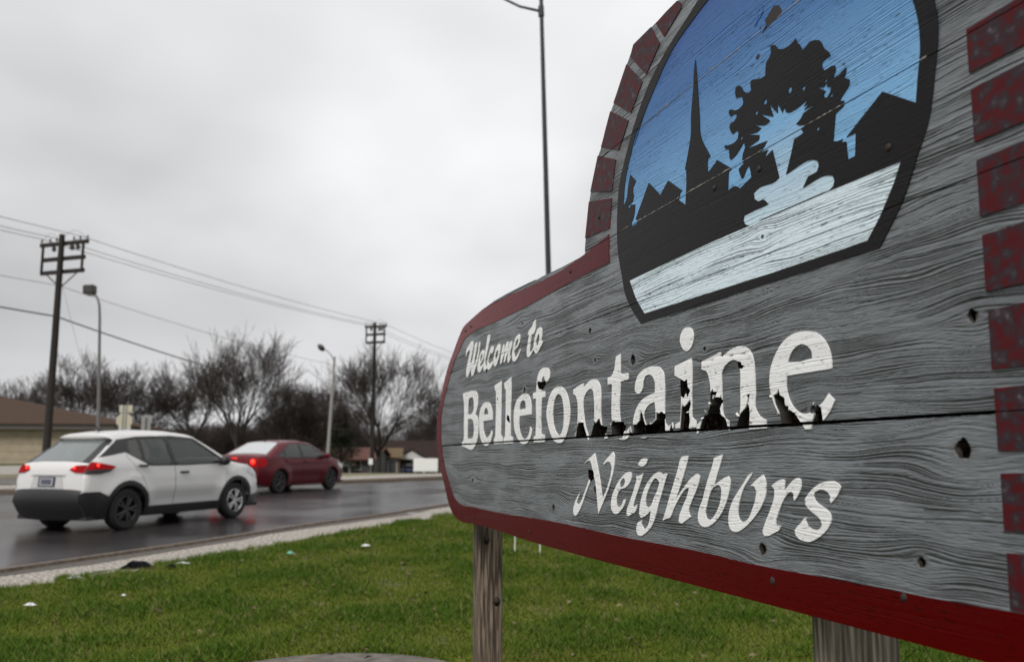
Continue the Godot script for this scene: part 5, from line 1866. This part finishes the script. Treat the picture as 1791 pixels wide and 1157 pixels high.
	a.append(["letter", [856.5, 457.8, 889.2, 454.9, 917.4, 441.9, 934.5, 418.3, 939.7, 390.5, 823.2, 389.5, 820.5, 365.8, 834.4, 342.3, 860.4, 328.7, 890.8, 332.2, 915.6, 342.9, 925.4, 352.5, 940.2, 343.6, 930.6, 325.7, 906.1, 307.9, 871, 299.1, 835.1, 301.9, 798.1, 317, 774.2, 343.9, 764.9, 376.5, 766.4, 411.9, 785.3, 437.6, 816.9, 453.4], [[828.1, 413.4, 836.2, 427.6, 858.8, 437.1, 877.3, 429.8, 887.7, 412.1]]])
	a.append(["letter", [965.8, 509.9, 1045.2, 520.2, 1043.7, 453.9, 1038, 334.1, 1058.1, 326.9, 1058.3, 304, 958.1, 303.4, 956.9, 322.3, 974.2, 330.2, 980.2, 402.1, 982.4, 485.6, 965.9, 498.1], []])
	a.append(["letter", [1078.2, 510.1, 1155.1, 523.4, 1156.8, 473.2, 1149.1, 407.6, 1148.3, 328.7, 1173.9, 321.5, 1172.2, 303.4, 1071.8, 303.2, 1071.7, 321.2, 1087.9, 327.5, 1093.9, 396.9, 1098, 485.5, 1080, 493.7], []])
	a.append(["letter", [1295, 457.9, 1326.1, 453.7, 1348.9, 439.7, 1360.1, 416.7, 1359.8, 389.6, 1244.4, 389.5, 1238.6, 364.7, 1246.6, 338.9, 1270.5, 319.3, 1298, 313.7, 1321.3, 319.4, 1340.5, 333.7, 1348.2, 351.9, 1365.3, 340.3, 1355.4, 321, 1328.8, 304.4, 1290.1, 298.1, 1250.5, 304.6, 1218, 321.8, 1191.5, 348.3, 1183.2, 382.4, 1189.1, 413.4, 1210, 438.2, 1251.1, 453.7], [[1244.4, 410.5, 1249.4, 425.6, 1267.1, 436.8, 1287, 438.1, 1302.7, 430.1, 1308, 410.9]]])
	a.append(["letter", [1406.4, 455.5, 1412.6, 484.3, 1427.4, 509.9, 1452.6, 522.1, 1491.1, 523.2, 1518.4, 515.8, 1528.3, 503.1, 1524.7, 489.3, 1507.6, 480.9, 1487.1, 485.4, 1480.3, 495.6, 1469.9, 498.9, 1459.2, 490.2, 1455.4, 468.8, 1455.2, 455.6, 1485.2, 452.8, 1484.9, 435.7, 1458.5, 435.1, 1451, 404.4, 1449.9, 325.9, 1481.2, 322.7, 1479.5, 301.2, 1381.3, 302.2, 1379.9, 316.8, 1399.8, 323.6, 1403.8, 358.5, 1404.7, 436.1, 1377.5, 436.6, 1376.9, 455.1], []])
	a.append(["letter", [1602.6, 457.5, 1633.9, 451.7, 1661.1, 435.2, 1681.4, 402.9, 1686.6, 374.1, 1677, 343.9, 1655.3, 316, 1624.2, 297.9, 1599.2, 296.1, 1567.4, 301.2, 1531.8, 323.7, 1508.9, 354.5, 1497.2, 383.1, 1504.4, 406.2, 1523.7, 433.1, 1557.3, 452.9], [[1603.4, 435.8, 1620.9, 429, 1634.2, 410.1, 1639.7, 383, 1637.8, 354.2, 1626.2, 330.1, 1606, 319.5, 1580.8, 325.8, 1563, 341.1, 1552.4, 366.7, 1555, 398.8, 1569.8, 423.2, 1588.1, 434.6]]])
	a.append(["letter", [1713.5, 440.7, 1777.9, 451.5, 1789.1, 452.3, 1786.9, 440, 1808.7, 449, 1862.7, 456.3, 1882.8, 450, 1896.6, 436.3, 1901.6, 417.7, 1899.4, 386, 1901.9, 345.2, 1908.5, 327, 1936.5, 308, 1936.2, 301.8, 1837.1, 301.6, 1837.4, 310.8, 1851.7, 335.7, 1856.8, 365.4, 1855.4, 411.7, 1850, 428.3, 1838.3, 433.3, 1817.2, 430.7, 1794.3, 418.1, 1785.9, 406.7, 1790.5, 354.4, 1796.1, 337.7, 1816.4, 307.9, 1817.4, 300.9, 1719.5, 300.5, 1719.7, 307.7, 1738, 339.7, 1742.4, 358.8, 1737.5, 414.6, 1729.3, 423.7, 1713.1, 428.4], []])
	a.append(["letter", [2023.4, 505.2, 2021.4, 457, 2065.5, 454.1, 2064.9, 439.2, 2020.6, 437.5, 2016.8, 342.8, 2026.1, 323.2, 2045.8, 316.2, 2070.8, 328.1, 2075, 313.3, 2055, 300.2, 2030, 296.5, 2004.8, 300.3, 1979.5, 316, 1969.8, 338.2, 1970.9, 435, 1945, 435.9, 1945.7, 453.8, 1969, 456.2, 1982.8, 467.2, 1997.3, 501.1], []])
	a.append(["letter", [2101.4, 422.5, 2111.6, 438.4, 2133.2, 451, 2165.5, 457.2, 2200.9, 457.1, 2230.6, 449.8, 2244.6, 436.7, 2247.9, 418.8, 2245.6, 350.9, 2247.3, 327.7, 2261.1, 319.5, 2279.7, 328.3, 2283.2, 318.7, 2272.7, 310.5, 2244.2, 308.5, 2219.5, 314.1, 2204.9, 321.4, 2180.6, 310.3, 2153.4, 299, 2130.8, 298.5, 2107.9, 305.2, 2091.9, 317, 2086.6, 335.8, 2096.1, 356.2, 2113.4, 373.9, 2144.1, 388.5, 2175.9, 394.5, 2201.4, 397.7, 2201.4, 422.6, 2191.1, 435.5, 2173.7, 440.7, 2155.5, 437.7, 2145, 427.3, 2139.7, 411.3, 2126.3, 402, 2112.3, 401.9, 2099.4, 410.1], [[2199.1, 377.4, 2202.5, 359, 2201.5, 339.2, 2181.6, 331.1, 2157.1, 328, 2146.3, 337.5, 2144.7, 351.8, 2156.6, 365.4, 2174.8, 373.4]]])
	a.append(["letter", [2296, 447.4, 2368.7, 457.8, 2369.8, 432.7, 2365.5, 377.9, 2364.2, 336, 2380.1, 328, 2380, 314.5, 2346.3, 313.8, 2292.9, 316.5, 2293.3, 324, 2313.1, 328.9, 2319.5, 362.2, 2319.9, 418.5, 2295, 428.3], []])
	a.append(["letter", [2358, 523.4, 2371.7, 518.4, 2379.4, 506.9, 2377.1, 491, 2364.7, 477.4, 2345.8, 474.9, 2329.7, 485.1, 2322.3, 500.3, 2328.9, 514.9, 2341.4, 522.7], []])
	a.append(["letter", [2409.6, 446, 2481.5, 457.1, 2484.8, 445.9, 2505.5, 453.3, 2533.5, 459.7, 2556.4, 459.5, 2574.8, 454.2, 2588.7, 442.9, 2595.5, 426.8, 2597, 406.2, 2597.4, 369.8, 2596, 339.6, 2602.5, 331.3, 2627.6, 318.3, 2626.7, 305, 2531, 304.6, 2531.5, 312.9, 2542.3, 332.1, 2548.4, 383.6, 2549.7, 414.8, 2545, 429.9, 2533.9, 436.3, 2516.3, 436, 2497.9, 428.3, 2486.4, 418.6, 2483.3, 388.6, 2483.1, 354.2, 2485.9, 334.8, 2504.9, 321.2, 2503.9, 304.4, 2382, 302.5, 2383, 319.3, 2423.8, 339.9, 2435.8, 361.3, 2435.9, 412.2, 2428.8, 422.8, 2408.7, 430.3], []])
	a.append(["letter", [2760.5, 460, 2783.3, 452.9, 2799.3, 439.9, 2810.4, 422.3, 2813.8, 405.9, 2813.6, 393.1, 2694, 392, 2691.3, 376.5, 2696, 355.2, 2708.8, 337.5, 2726.5, 327.2, 2747.3, 325.3, 2768.2, 332.4, 2788.8, 342, 2802.3, 353.9, 2816.9, 342, 2801.3, 323.5, 2783.5, 310.1, 2768.7, 301.7, 2745.3, 299.3, 2718.5, 302.5, 2694.4, 310.9, 2666.8, 328.2, 2650.3, 352.4, 2642.2, 380.4, 2647.7, 409.5, 2662.7, 431.6, 2685.4, 450.4, 2714.9, 461.1, 2739.7, 462.5], [[2698.2, 415.1, 2706, 426.7, 2722.5, 438.2, 2741.1, 441.2, 2755.6, 435.2, 2765.2, 424.8, 2765.3, 414.7, 2732.9, 412.5]]])
	a.append(["letter", [1789.4, 240.7, 1855.6, 265.9, 1863.1, 252.3, 1880.2, 215.3, 1894.3, 176.9, 1901, 150.8, 1929.6, 177.9, 1953, 210.4, 1962, 230.4, 1954.2, 241.3, 1939.5, 244.8, 1924.5, 241.2, 1915.7, 236.5, 1912.9, 241.1, 1942.4, 256.3, 1969.8, 268.5, 1977.6, 260.1, 1977.4, 242.3, 1968.8, 218.6, 1947.2, 186.4, 1916.2, 153.4, 1875.6, 113.6, 1869.8, 139.3, 1863.2, 175.9, 1853.5, 202.5, 1844.9, 214.8, 1820.9, 189.3, 1795.4, 163.3, 1772.2, 137, 1746, 113.3, 1719.5, 100, 1706, 103.6, 1705.2, 116.6, 1717.5, 134.5, 1741.4, 155, 1757.6, 161.6, 1741.2, 148.5, 1729.2, 135.1, 1737.7, 128.6, 1755.2, 136.2, 1784.2, 162.9, 1810, 190.1, 1832.5, 214.6, 1839.4, 227.3, 1833.3, 239.8, 1822.7, 247.1, 1807.3, 245, 1789.3, 239.2], []])
	a.append(["letter", [2071.5, 219, 2071, 206.7, 2061.6, 195.2, 2041.1, 185.1, 2001.7, 174.3, 1991.9, 164.3, 1985.6, 148.5, 1987.1, 138.8, 1997.8, 136.4, 2014.2, 142, 2030.8, 156.2, 2039.8, 155.6, 2030.3, 142.8, 2009.1, 128.4, 1985.4, 119.3, 1968.8, 120.4, 1954.7, 129.4, 1953.8, 143.1, 1960.8, 161.1, 1975.8, 177.4, 1997.8, 195.6, 2021.6, 209.6, 2047.1, 219.2, 2062.8, 220.8], [[2030.6, 205.9, 2037.3, 202.2, 2034.6, 192.6, 2022.9, 185.6, 2006.7, 184.2, 2007, 191.9, 2016.7, 200.8]]])
	a.append(["letter", [2135.6, 219, 2122.2, 200.4, 2104.3, 177.7, 2090.7, 160.5, 2079.1, 143.3, 2081.1, 138.7, 2098.7, 147.5, 2094.7, 135.7, 2067.3, 123, 2053.9, 118.5, 2042.8, 119.8, 2043.3, 130.2, 2055.1, 145.9, 2073.6, 167.3, 2087.5, 186.5, 2099.2, 206.3, 2097.3, 211.9, 2114.4, 213.1], []])
	a.append(["letter", [2128.8, 251.2, 2159.7, 250.2, 2151.1, 241.1, 2132.2, 234.2, 2117.5, 235.4, 2107.9, 238.7], []])
	a.append(["letter", [2251.5, 218.9, 2239.5, 203, 2221, 174.5, 2204.3, 149.3, 2187.3, 120.2, 2170.7, 103.1, 2141.7, 86.8, 2112.4, 77.8, 2099.8, 79.9, 2092.6, 88.6, 2096.6, 101.7, 2122.4, 113.4, 2119.8, 103.3, 2133.9, 93.4, 2150.6, 101.7, 2163.6, 120.5, 2168.4, 136.8, 2151.9, 128.8, 2126.8, 120.1, 2116.4, 119.4, 2109.6, 126.4, 2113.3, 143.1, 2124.8, 165.6, 2144.6, 189.9, 2171.9, 208.7, 2200.2, 220.8, 2219.6, 221.9, 2232.6, 216.9, 2238.4, 219.6], [[2197.6, 209.2, 2205.2, 205.8, 2213.9, 200.7, 2202.1, 182.7, 2183.6, 164.3, 2171, 149.5, 2156.6, 143.4, 2144.5, 145.5, 2142.9, 153.6, 2149.8, 170.1, 2167, 190.6, 2183.6, 204.4]]])
	a.append(["letter", [2312.9, 252.8, 2346, 257.7, 2332.7, 233.5, 2313.8, 204.7, 2285.2, 166.7, 2305.4, 181, 2334.3, 201, 2362.1, 215.7, 2382.1, 220.1, 2388.3, 215.3, 2384.4, 204.7, 2370.2, 184.8, 2352.5, 164.6, 2339.5, 144.3, 2340.9, 137.8, 2347.4, 134.1, 2326.6, 125.4, 2303.8, 118.6, 2296.2, 121.8, 2299.2, 132.1, 2318, 156.4, 2338.2, 180.4, 2343.9, 191.4, 2333.7, 191.1, 2315.9, 181.3, 2293.9, 163.7, 2275.1, 145.9, 2257.7, 127, 2244.7, 124.5, 2223.8, 118.9, 2238, 138.8, 2254.2, 163.7, 2274, 193.5, 2297.4, 228.1], []])
	a.append(["letter", [2446.1, 253, 2476.1, 258.9, 2478.8, 259.4, 2468.5, 241, 2454, 218.6, 2442.8, 199.4, 2463.2, 208.5, 2483.1, 215.7, 2496, 218.5, 2501.1, 211, 2499.3, 197.7, 2492, 180.7, 2477.9, 160.1, 2455.5, 138.6, 2431.5, 125.2, 2407.3, 117.9, 2390, 119, 2378.2, 126.9, 2377.1, 139.2, 2385.2, 155.5, 2396.6, 170.1, 2408.3, 191.5, 2423.6, 216.3, 2438.4, 237.3], [[2462.7, 200.8, 2468.9, 195.1, 2468.1, 183.2, 2462.2, 166, 2449.7, 150.2, 2433.9, 137.3, 2421.8, 132.3, 2410.1, 135, 2406.5, 144.4, 2413.3, 160.3, 2422.9, 178.1, 2434, 192.3, 2447.7, 198.7]]])
	a.append(["letter", [2579.3, 226.3, 2565.5, 214, 2549.9, 200.7, 2538.4, 185.8, 2529.8, 169.1, 2524.8, 152.6, 2526.6, 142.9, 2533.7, 136.9, 2548.6, 137.9, 2560.8, 145, 2573.5, 161.6, 2584.8, 181.1, 2587.1, 193.9, 2581.9, 201.6, 2570.5, 202.9, 2588.4, 212.9, 2610.2, 223.1, 2616.5, 215.1, 2618.9, 202.7, 2615.9, 187, 2605.1, 171, 2590.2, 156.2, 2569.2, 140.8, 2544.9, 126.4, 2514.2, 116.6, 2500.4, 118.3, 2492.5, 126, 2490.7, 137.5, 2494.9, 152.6, 2505.3, 169.7, 2525, 188.6, 2545.7, 205.5, 2566, 222.1], []])
	a.append(["letter", [2636.1, 204.7, 2653.9, 212.8, 2669.8, 216.2, 2675.3, 214.8, 2672.2, 196.7, 2687, 207.6, 2702.6, 216.9, 2713.9, 219.3, 2719.7, 216.5, 2720.1, 205.5, 2711.8, 192.1, 2700, 181.3, 2697.9, 185.7, 2698.4, 193.1, 2693.6, 195.9, 2684.7, 194.1, 2672.6, 184.7, 2661.4, 172.1, 2651.2, 156.5, 2643.6, 142.4, 2643.2, 137.1, 2657.6, 137.3, 2656, 133.5, 2637, 123.8, 2617.8, 117.3, 2606.9, 116.9, 2602.7, 124.3, 2608.1, 133.9, 2623.2, 154.9, 2636.6, 174, 2642.8, 186.5, 2643.7, 198.8], []])
	a.append(["letter", [2795.2, 182, 2792.3, 186.7, 2794.9, 192.4, 2789.9, 197.7, 2779.1, 201.6, 2765.5, 201.1, 2753.7, 196.5, 2752.1, 190.7, 2756.2, 183.8, 2768.2, 177.2, 2783.4, 171, 2792.6, 163.2, 2793.1, 154.9, 2785.6, 143.4, 2771.5, 132.6, 2752.6, 122.7, 2728.9, 116.4, 2710, 119.2, 2699.5, 125.6, 2697.1, 132.7, 2704.2, 139.1, 2716.9, 147.2, 2724.7, 154.2, 2731.9, 156.1, 2728, 150.8, 2731, 143.8, 2741.1, 138.8, 2753.8, 137.6, 2765.3, 140.5, 2770.3, 146.5, 2766.4, 154.6, 2755.6, 161, 2739.9, 168.7, 2729.9, 176.8, 2728.9, 185.5, 2737.1, 193, 2749.5, 202.1, 2768.6, 211.2, 2789.1, 215.5, 2806.6, 215.6, 2816.9, 211, 2820.4, 207, 2811.3, 194.4], []])
	return a


func sign_shapes() -> Dictionary:
	var d := {}
	d["outline"] = [1803, 801, 607.8, 793.7, 512.4, 779.7, 433.5, 741.4, 351.8, 693.7, 267.1, 644.2, 180.2, 565.4, 127.2, 500, 77.4, 428.6, 67.7, 354.9, 89.8, 293.2, 141.1, 220.5, 221.3, 144.8, 322.7, 56.5, 382.2, 28.8, 461.7, 11.5, 589.8, 6.3, 685.6, 9.3, 1394, 0, 2600, 0, 3287, 0, 3287, 812, 3280, 846, 3252, 940, 3240, 965, 3187, 1048, 3166, 1065, 3103, 1139, 3083, 1154, 3003, 1223, 2961, 1256, 2129, 1256, 2087, 1223, 2007, 1154, 1987, 1139, 1924, 1065, 1903, 1048, 1850, 965, 1838, 940, 1810, 846, 1803, 812]
	d["border"] = [1803, 802, 607.8, 793.7, 512.4, 779.7, 433.5, 741.4, 351.8, 693.7, 267.1, 644.2, 180.2, 565.4, 127.2, 500, 77.4, 428.6, 67.7, 354.9, 89.8, 293.2, 141.1, 220.5, 221.3, 144.8, 322.7, 56.5, 382.2, 28.8, 461.7, 11.5, 589.8, 6.3, 685.6, 9.3, 1394, 0, 2600, 0, 3287, 0, 3287, 66, 3115.5, 67, 3061.4, 65.4, 2929, 64.9, 2757.8, 64.5, 2536.5, 63.9, 2434.5, 66.4, 2029.4, 67.7, 1443, 72.8, 1221.2, 69.6, 688.5, 71.7, 470.5, 77.3, 391, 98.9, 294.3, 164, 204.1, 244.6, 162.1, 322.5, 145.2, 401.5, 192.5, 496.1, 270, 574.5, 374.4, 657.2, 455.4, 692.3, 533.4, 728.7, 609.2, 738.8, 979.2, 739, 1332.4, 739.1, 1752.2, 746.1, 1968, 745.6, 1967.1, 748.7, 1966, 819]
	d["medallion"] = [2440.3, 1211.1, 2401.8, 1198.6, 2299.8, 1166.8, 2209.6, 1124.4, 2153.1, 1080.2, 2117, 1044.7, 2086.4, 1007.5, 2058.5, 969.8, 2033.3, 930.4, 2021, 876.4, 2015.3, 820.4, 2019.5, 756.6, 2038.8, 696.3, 2054.9, 649.1, 2088.2, 607.1, 2137, 564.1, 2936, 561.1, 2963.6, 589.5, 2997.1, 629.9, 3023.5, 676.5, 3041.1, 703.9, 3053.1, 731.1, 3059.5, 755.3, 3064.7, 778.2, 3071.6, 808.6, 3076.7, 842.3, 3073.1, 883.8, 3068, 900, 3057, 932, 3032, 970, 3004, 1008, 2973, 1045, 2937, 1080, 2880, 1124, 2790, 1167, 2700, 1198, 2650, 1211, 2545, 1222]
	d["sky"] = [2479, 1191, 2417, 1179, 2312, 1149, 2235, 1101, 2180, 1060, 2121, 1001, 2171.8, 1057.4, 2121.6, 1013.4, 2103.1, 986, 2084.3, 959.6, 2067.7, 926.3, 2053.9, 868, 2073.4, 881.7, 2084.8, 912.1, 2096.9, 935.4, 2126.8, 910.6, 2111.6, 899.6, 2108.6, 887.2, 2114, 876.8, 2107.7, 865.3, 2080.1, 860.8, 2087.3, 853.2, 2097.6, 860.4, 2120.3, 854.1, 2113.4, 828.5, 2098, 813.8, 2100.6, 805.4, 2128.8, 805.3, 2129.2, 814.5, 2121.7, 818.7, 2193.8, 885.9, 2249.3, 840.5, 2287.3, 862.8, 2349, 821.6, 2340.2, 818.8, 2333.1, 805, 2361.8, 786.2, 2369.2, 850.6, 2368.7, 861.6, 2363.8, 864.1, 2373.9, 884.5, 2381.2, 899.8, 2391.5, 925.8, 2397, 975.8, 2410.2, 1033.9, 2414.8, 1067.7, 2421.5, 1086.6, 2423.9, 1063.7, 2427.1, 1023, 2430.7, 959.1, 2435, 909.2, 2448.1, 887.5, 2464.4, 864.9, 2468.5, 858, 2458.7, 857.5, 2456.3, 846, 2456.9, 827.1, 2494, 842.1, 2546, 807.7, 2534.4, 805.6, 2529.3, 768.7, 2554.6, 770.4, 2571.5, 760.6, 2610.7, 770.4, 2609.8, 780, 2605.3, 794.5, 2601, 793.7, 2585.3, 778.3, 2578.6, 778, 2571.3, 793.1, 2569.4, 799.4, 2587.1, 805.1, 2582.6, 813.2, 2584.9, 822, 2593.9, 834.1, 2592.8, 842.1, 2589.1, 845.3, 2579.4, 839.1, 2563.7, 831, 2546.2, 826.2, 2539.5, 829.3, 2538.7, 845.2, 2538.3, 849.3, 2525.3, 855.7, 2521.3, 860, 2525.7, 862.4, 2534.3, 858.9, 2543, 857.5, 2560.2, 856.4, 2570.7, 860.4, 2574, 869.8, 2571.7, 875.5, 2563.2, 876.6, 2554.5, 874.5, 2546.4, 883.7, 2542.5, 893, 2547.4, 899, 2559.5, 898.4, 2568.4, 902.9, 2570.4, 908, 2565.5, 911.4, 2548.3, 912.8, 2541.9, 921.8, 2544, 926.9, 2550.9, 926.2, 2562.6, 919.7, 2577.8, 916.8, 2591.4, 919.3, 2594, 924.5, 2592.3, 933, 2587.6, 937.7, 2576, 940.5, 2570.9, 941.5, 2567.2, 952.8, 2568.8, 962, 2577.5, 964.2, 2585.7, 959.9, 2596.4, 944.8, 2604.3, 938.7, 2613.8, 935.2, 2622, 936.3, 2620, 944.7, 2620, 954.3, 2626.5, 955.3, 2639, 951, 2654.4, 946.4, 2668.3, 946.1, 2670.1, 959.2, 2673, 969.2, 2684, 975.4, 2688.9, 980.6, 2687.6, 992.3, 2691.4, 994.3, 2701.5, 989.2, 2706.8, 981.6, 2726.4, 971.2, 2740.6, 969.7, 2753.3, 971, 2761.3, 974.3, 2766.5, 963, 2772.8, 956.6, 2777.3, 944.8, 2788.1, 946, 2797.6, 950.2, 2810.4, 947.4, 2822.8, 941.9, 2829.8, 933.6, 2834, 923.2, 2845.4, 911.2, 2849.6, 902.6, 2837.4, 903.1, 2828.4, 900.4, 2827.8, 892.2, 2832.2, 884.5, 2843.3, 883.8, 2851.8, 884.2, 2860, 880.7, 2860.5, 871.4, 2852.6, 863.3, 2865.7, 861.8, 2884.9, 867.3, 2885.5, 860.6, 2880.1, 851.6, 2892.2, 843.3, 2890.3, 834.4, 2879.4, 827.7, 2865.8, 819.4, 2877.1, 814.1, 2875.4, 806.8, 2854.9, 801.7, 2854.8, 801.8, 2845.8, 758.7, 2855.3, 755.1, 2869, 754.2, 2864.1, 750.7, 2876.3, 747, 2878.3, 717, 2894.9, 716.9, 2899.6, 753.3, 2877.5, 754.1, 2962.1, 795.1, 3026.8, 752.1, 3034.2, 791.2, 3041, 823, 3042, 859, 3034, 904, 3012, 950, 2969, 1001, 2910, 1060, 2855, 1101, 2778, 1149, 2673, 1179, 2611, 1191, 2545, 1197]
	d["fountain"] = [2649.7, 878.2, 2687.8, 859.7, 2677.7, 886.3, 2701.1, 860.9, 2702.3, 878.5, 2715.2, 856.4, 2721.5, 863.8, 2726.3, 853, 2731.8, 850.1, 2749.7, 848.5, 2770.1, 850, 2786.3, 852.8, 2775.1, 844.7, 2788.3, 844.6, 2775.9, 838.3, 2808.3, 835.9, 2772.9, 833.5, 2767.1, 827.9, 2751.9, 822.4, 2758.3, 817.4, 2774, 812.5, 2772.4, 808.8, 2763.1, 809.6, 2769.3, 803.1, 2769.8, 799.5, 2744.5, 797.3, 2733, 772.5, 2716.9, 742.9, 2797.3, 742.8, 2804.6, 738.7, 2806.9, 729.7, 2800.7, 721.7, 2777.5, 720.7, 2761.9, 705.2, 2829.3, 706.3, 2839.9, 702.2, 2844, 693.7, 2839.7, 685.3, 2831, 681.5, 2809, 681.9, 2739, 682.5, 2650.9, 682.8, 2593.9, 682.8, 2583.6, 687.9, 2579.1, 696.2, 2582.8, 704.2, 2604.6, 704.9, 2661.1, 704.8, 2644.6, 718.4, 2629.8, 719.1, 2618.3, 726.6, 2616, 737.9, 2628.4, 742, 2694.9, 742.8, 2697, 743.8, 2680.5, 800, 2656.1, 793.7, 2667.5, 805.3, 2624.5, 808.8, 2654.4, 813.4, 2665.7, 822.3, 2598.6, 829.7, 2640.3, 833, 2642.4, 841.5, 2606.8, 854.7, 2641.5, 850.2, 2649.4, 852.3, 2629.9, 864.7, 2670.9, 854.2, 2677.1, 856.4]
	d["ground"] = [2081.9, 676.2, 2185.3, 678, 2456.8, 682, 2584.4, 681.6, 2839.3, 679.9, 2990.3, 677, 2974.8, 650.6, 2942.3, 609.1, 2911.5, 578.2, 2643.5, 578.4, 2157.1, 584.1, 2115.1, 625.2]
	d["spot"] = [2812.9, 862.4, 2828.8, 857.4, 2839.1, 862.3, 2837.3, 854.8, 2848.3, 848.6, 2843.5, 840.6, 2835.8, 836.3, 2828.7, 840, 2827.8, 844.5, 2833.1, 848.2, 2828.5, 852.6]
	d["peel"] = [2654, 1044.9, 2686.1, 1057.1, 2701.1, 1065.2, 2718.1, 1057.6, 2727.3, 1040.9, 2704.3, 1036, 2667.9, 1031.4]
	d["rot_a"] = [1752.9, 348.8, 1784.2, 348.7, 1789.9, 335.5, 1813.5, 300, 1716.5, 300, 1733.3, 332.7, 1743.3, 346.7]
	d["rot_b"] = [1859.2, 350.4, 1864.7, 343.3, 1885.2, 352.7, 1890.9, 354.7, 1898.8, 338.6, 1912.6, 332.5, 1937.3, 331.6, 1917.7, 300, 1920, 300, 1825.4, 300, 1820, 300, 1847, 337]
	d["rot_c"] = [1959, 334.2, 1970.1, 345.1, 1985.8, 341.9, 2026.8, 340.7, 2046.4, 330, 2026.1, 300, 2051, 300, 2060.9, 300, 2068.7, 334.4, 2077.8, 300, 2108.4, 300, 2085.1, 300, 2086.4, 331.2, 2104.4, 330.6, 2118.8, 338.7, 2124.2, 355.8, 2135.7, 356.3, 2142, 343.8, 2150.3, 328.3, 2181.5, 329.1, 2201.4, 337.3, 2204.5, 354.9, 2217.1, 350.3, 2229.9, 354.6, 2246.3, 348.9, 2247.3, 300, 2257.4, 300, 2275.8, 329.4, 2283.1, 300, 2308.6, 300, 2319.1, 354.8, 2326.5, 363.7, 2333.9, 359.5, 2359, 372.8, 2362.1, 363.5, 2352, 347.5, 2356.6, 330.8, 2345, 300, 2344.5, 300, 2382.9, 300, 2387.1, 300, 2405.3, 332.4, 2420.8, 342.3, 2418.3, 300, 2252.1, 300, 2117.2, 300, 1994.8, 300, 1971.7, 300, 1963.8, 300]
	d["rot_d"] = [2385.5, 300, 2423.8, 339.9, 2435.5, 356.9, 2436.8, 378.9, 2450.2, 388.9, 2451.9, 382.2, 2466.4, 381.2, 2457.4, 370.9, 2482, 369.3, 2483.4, 358.4, 2474.6, 348.2, 2477.8, 335.1, 2493.5, 328, 2505.3, 300, 2506.3, 300, 2520.2, 300, 2520.9, 300, 2540.4, 332.2, 2563.8, 345.4, 2572.2, 361.3, 2565.3, 367.9, 2579.2, 368, 2573.3, 351, 2577.9, 338.6, 2571.7, 300, 2554.9, 300, 2550.5, 300, 2612.2, 300, 2653.1, 300, 2674.2, 300, 2666.8, 328.2, 2656.4, 344.2, 2650.9, 360.1, 2662.9, 365.2, 2668.3, 372.1, 2672.4, 360.6, 2684.9, 355, 2685.7, 344.4, 2694.9, 340.1, 2696.1, 334.4, 2711.2, 328, 2738.2, 300, 2745.2, 300, 2753.3, 300, 2768.7, 338.7, 2782.5, 333.4, 2787.3, 300, 2798.2, 300, 2791.9, 300, 2769.2, 300, 2760.9, 300, 2746.3, 300, 2700.3, 300, 2618.2, 300, 2531, 300, 2384.3, 300]
	d["rot_e"] = [2318.1, 419.6, 2336.9, 412.4, 2348.4, 416.1, 2351.2, 399.2, 2361.1, 391.1, 2346.1, 375.5, 2341, 386, 2331, 375.5, 2318, 382.9, 2316.4, 403.7]
	d["rot_f"] = [1107.2, 399, 1133.5, 395.1, 1146.5, 370.8, 1124.8, 374.2, 1102.8, 383.1]
	d["rot_g"] = [2541.4, 433.4, 2554.5, 430, 2556, 424.6, 2567, 421.4, 2553.6, 416.5, 2540.6, 421.9]
	d["rot_h"] = [1808.3, 222.7, 1827.4, 224, 1843.6, 223.1, 1851.2, 212.8, 1845.5, 200.3, 1823.7, 192.5, 1810.4, 203.8]
	d["rot_i"] = [1419.9, 488.1, 1455.6, 483.3, 1483.6, 483.3, 1490.4, 473.3, 1462.3, 458.7, 1426.8, 463.8, 1416.1, 476.7]
	d["brick_0"] = [2248.3, 1253, 2347.7, 1259, 2364.5, 1244.3, 2369.5, 1229.7, 2287, 1201.5]
	d["brick_1"] = [2128.8, 1256.3, 2222.2, 1256.2, 2264.6, 1194.8, 2193.7, 1151.2, 2109.6, 1233.3]
	d["brick_2"] = [2087, 1223.1, 2172.8, 1141.7, 2107, 1088.9, 2007.4, 1153.9]
	d["brick_3"] = [1986.9, 1139.4, 2093.2, 1074.3, 2052.9, 1035, 2033.9, 1018.4, 1923.7, 1065]
	d["brick_4"] = [1902.7, 1048.3, 2014.7, 1000.6, 1987.6, 926.1, 1849.7, 964.7]
	d["brick_5"] = [1838.6, 939.6, 1986.2, 908, 1970.3, 833.4, 1809.8, 846]
	return d
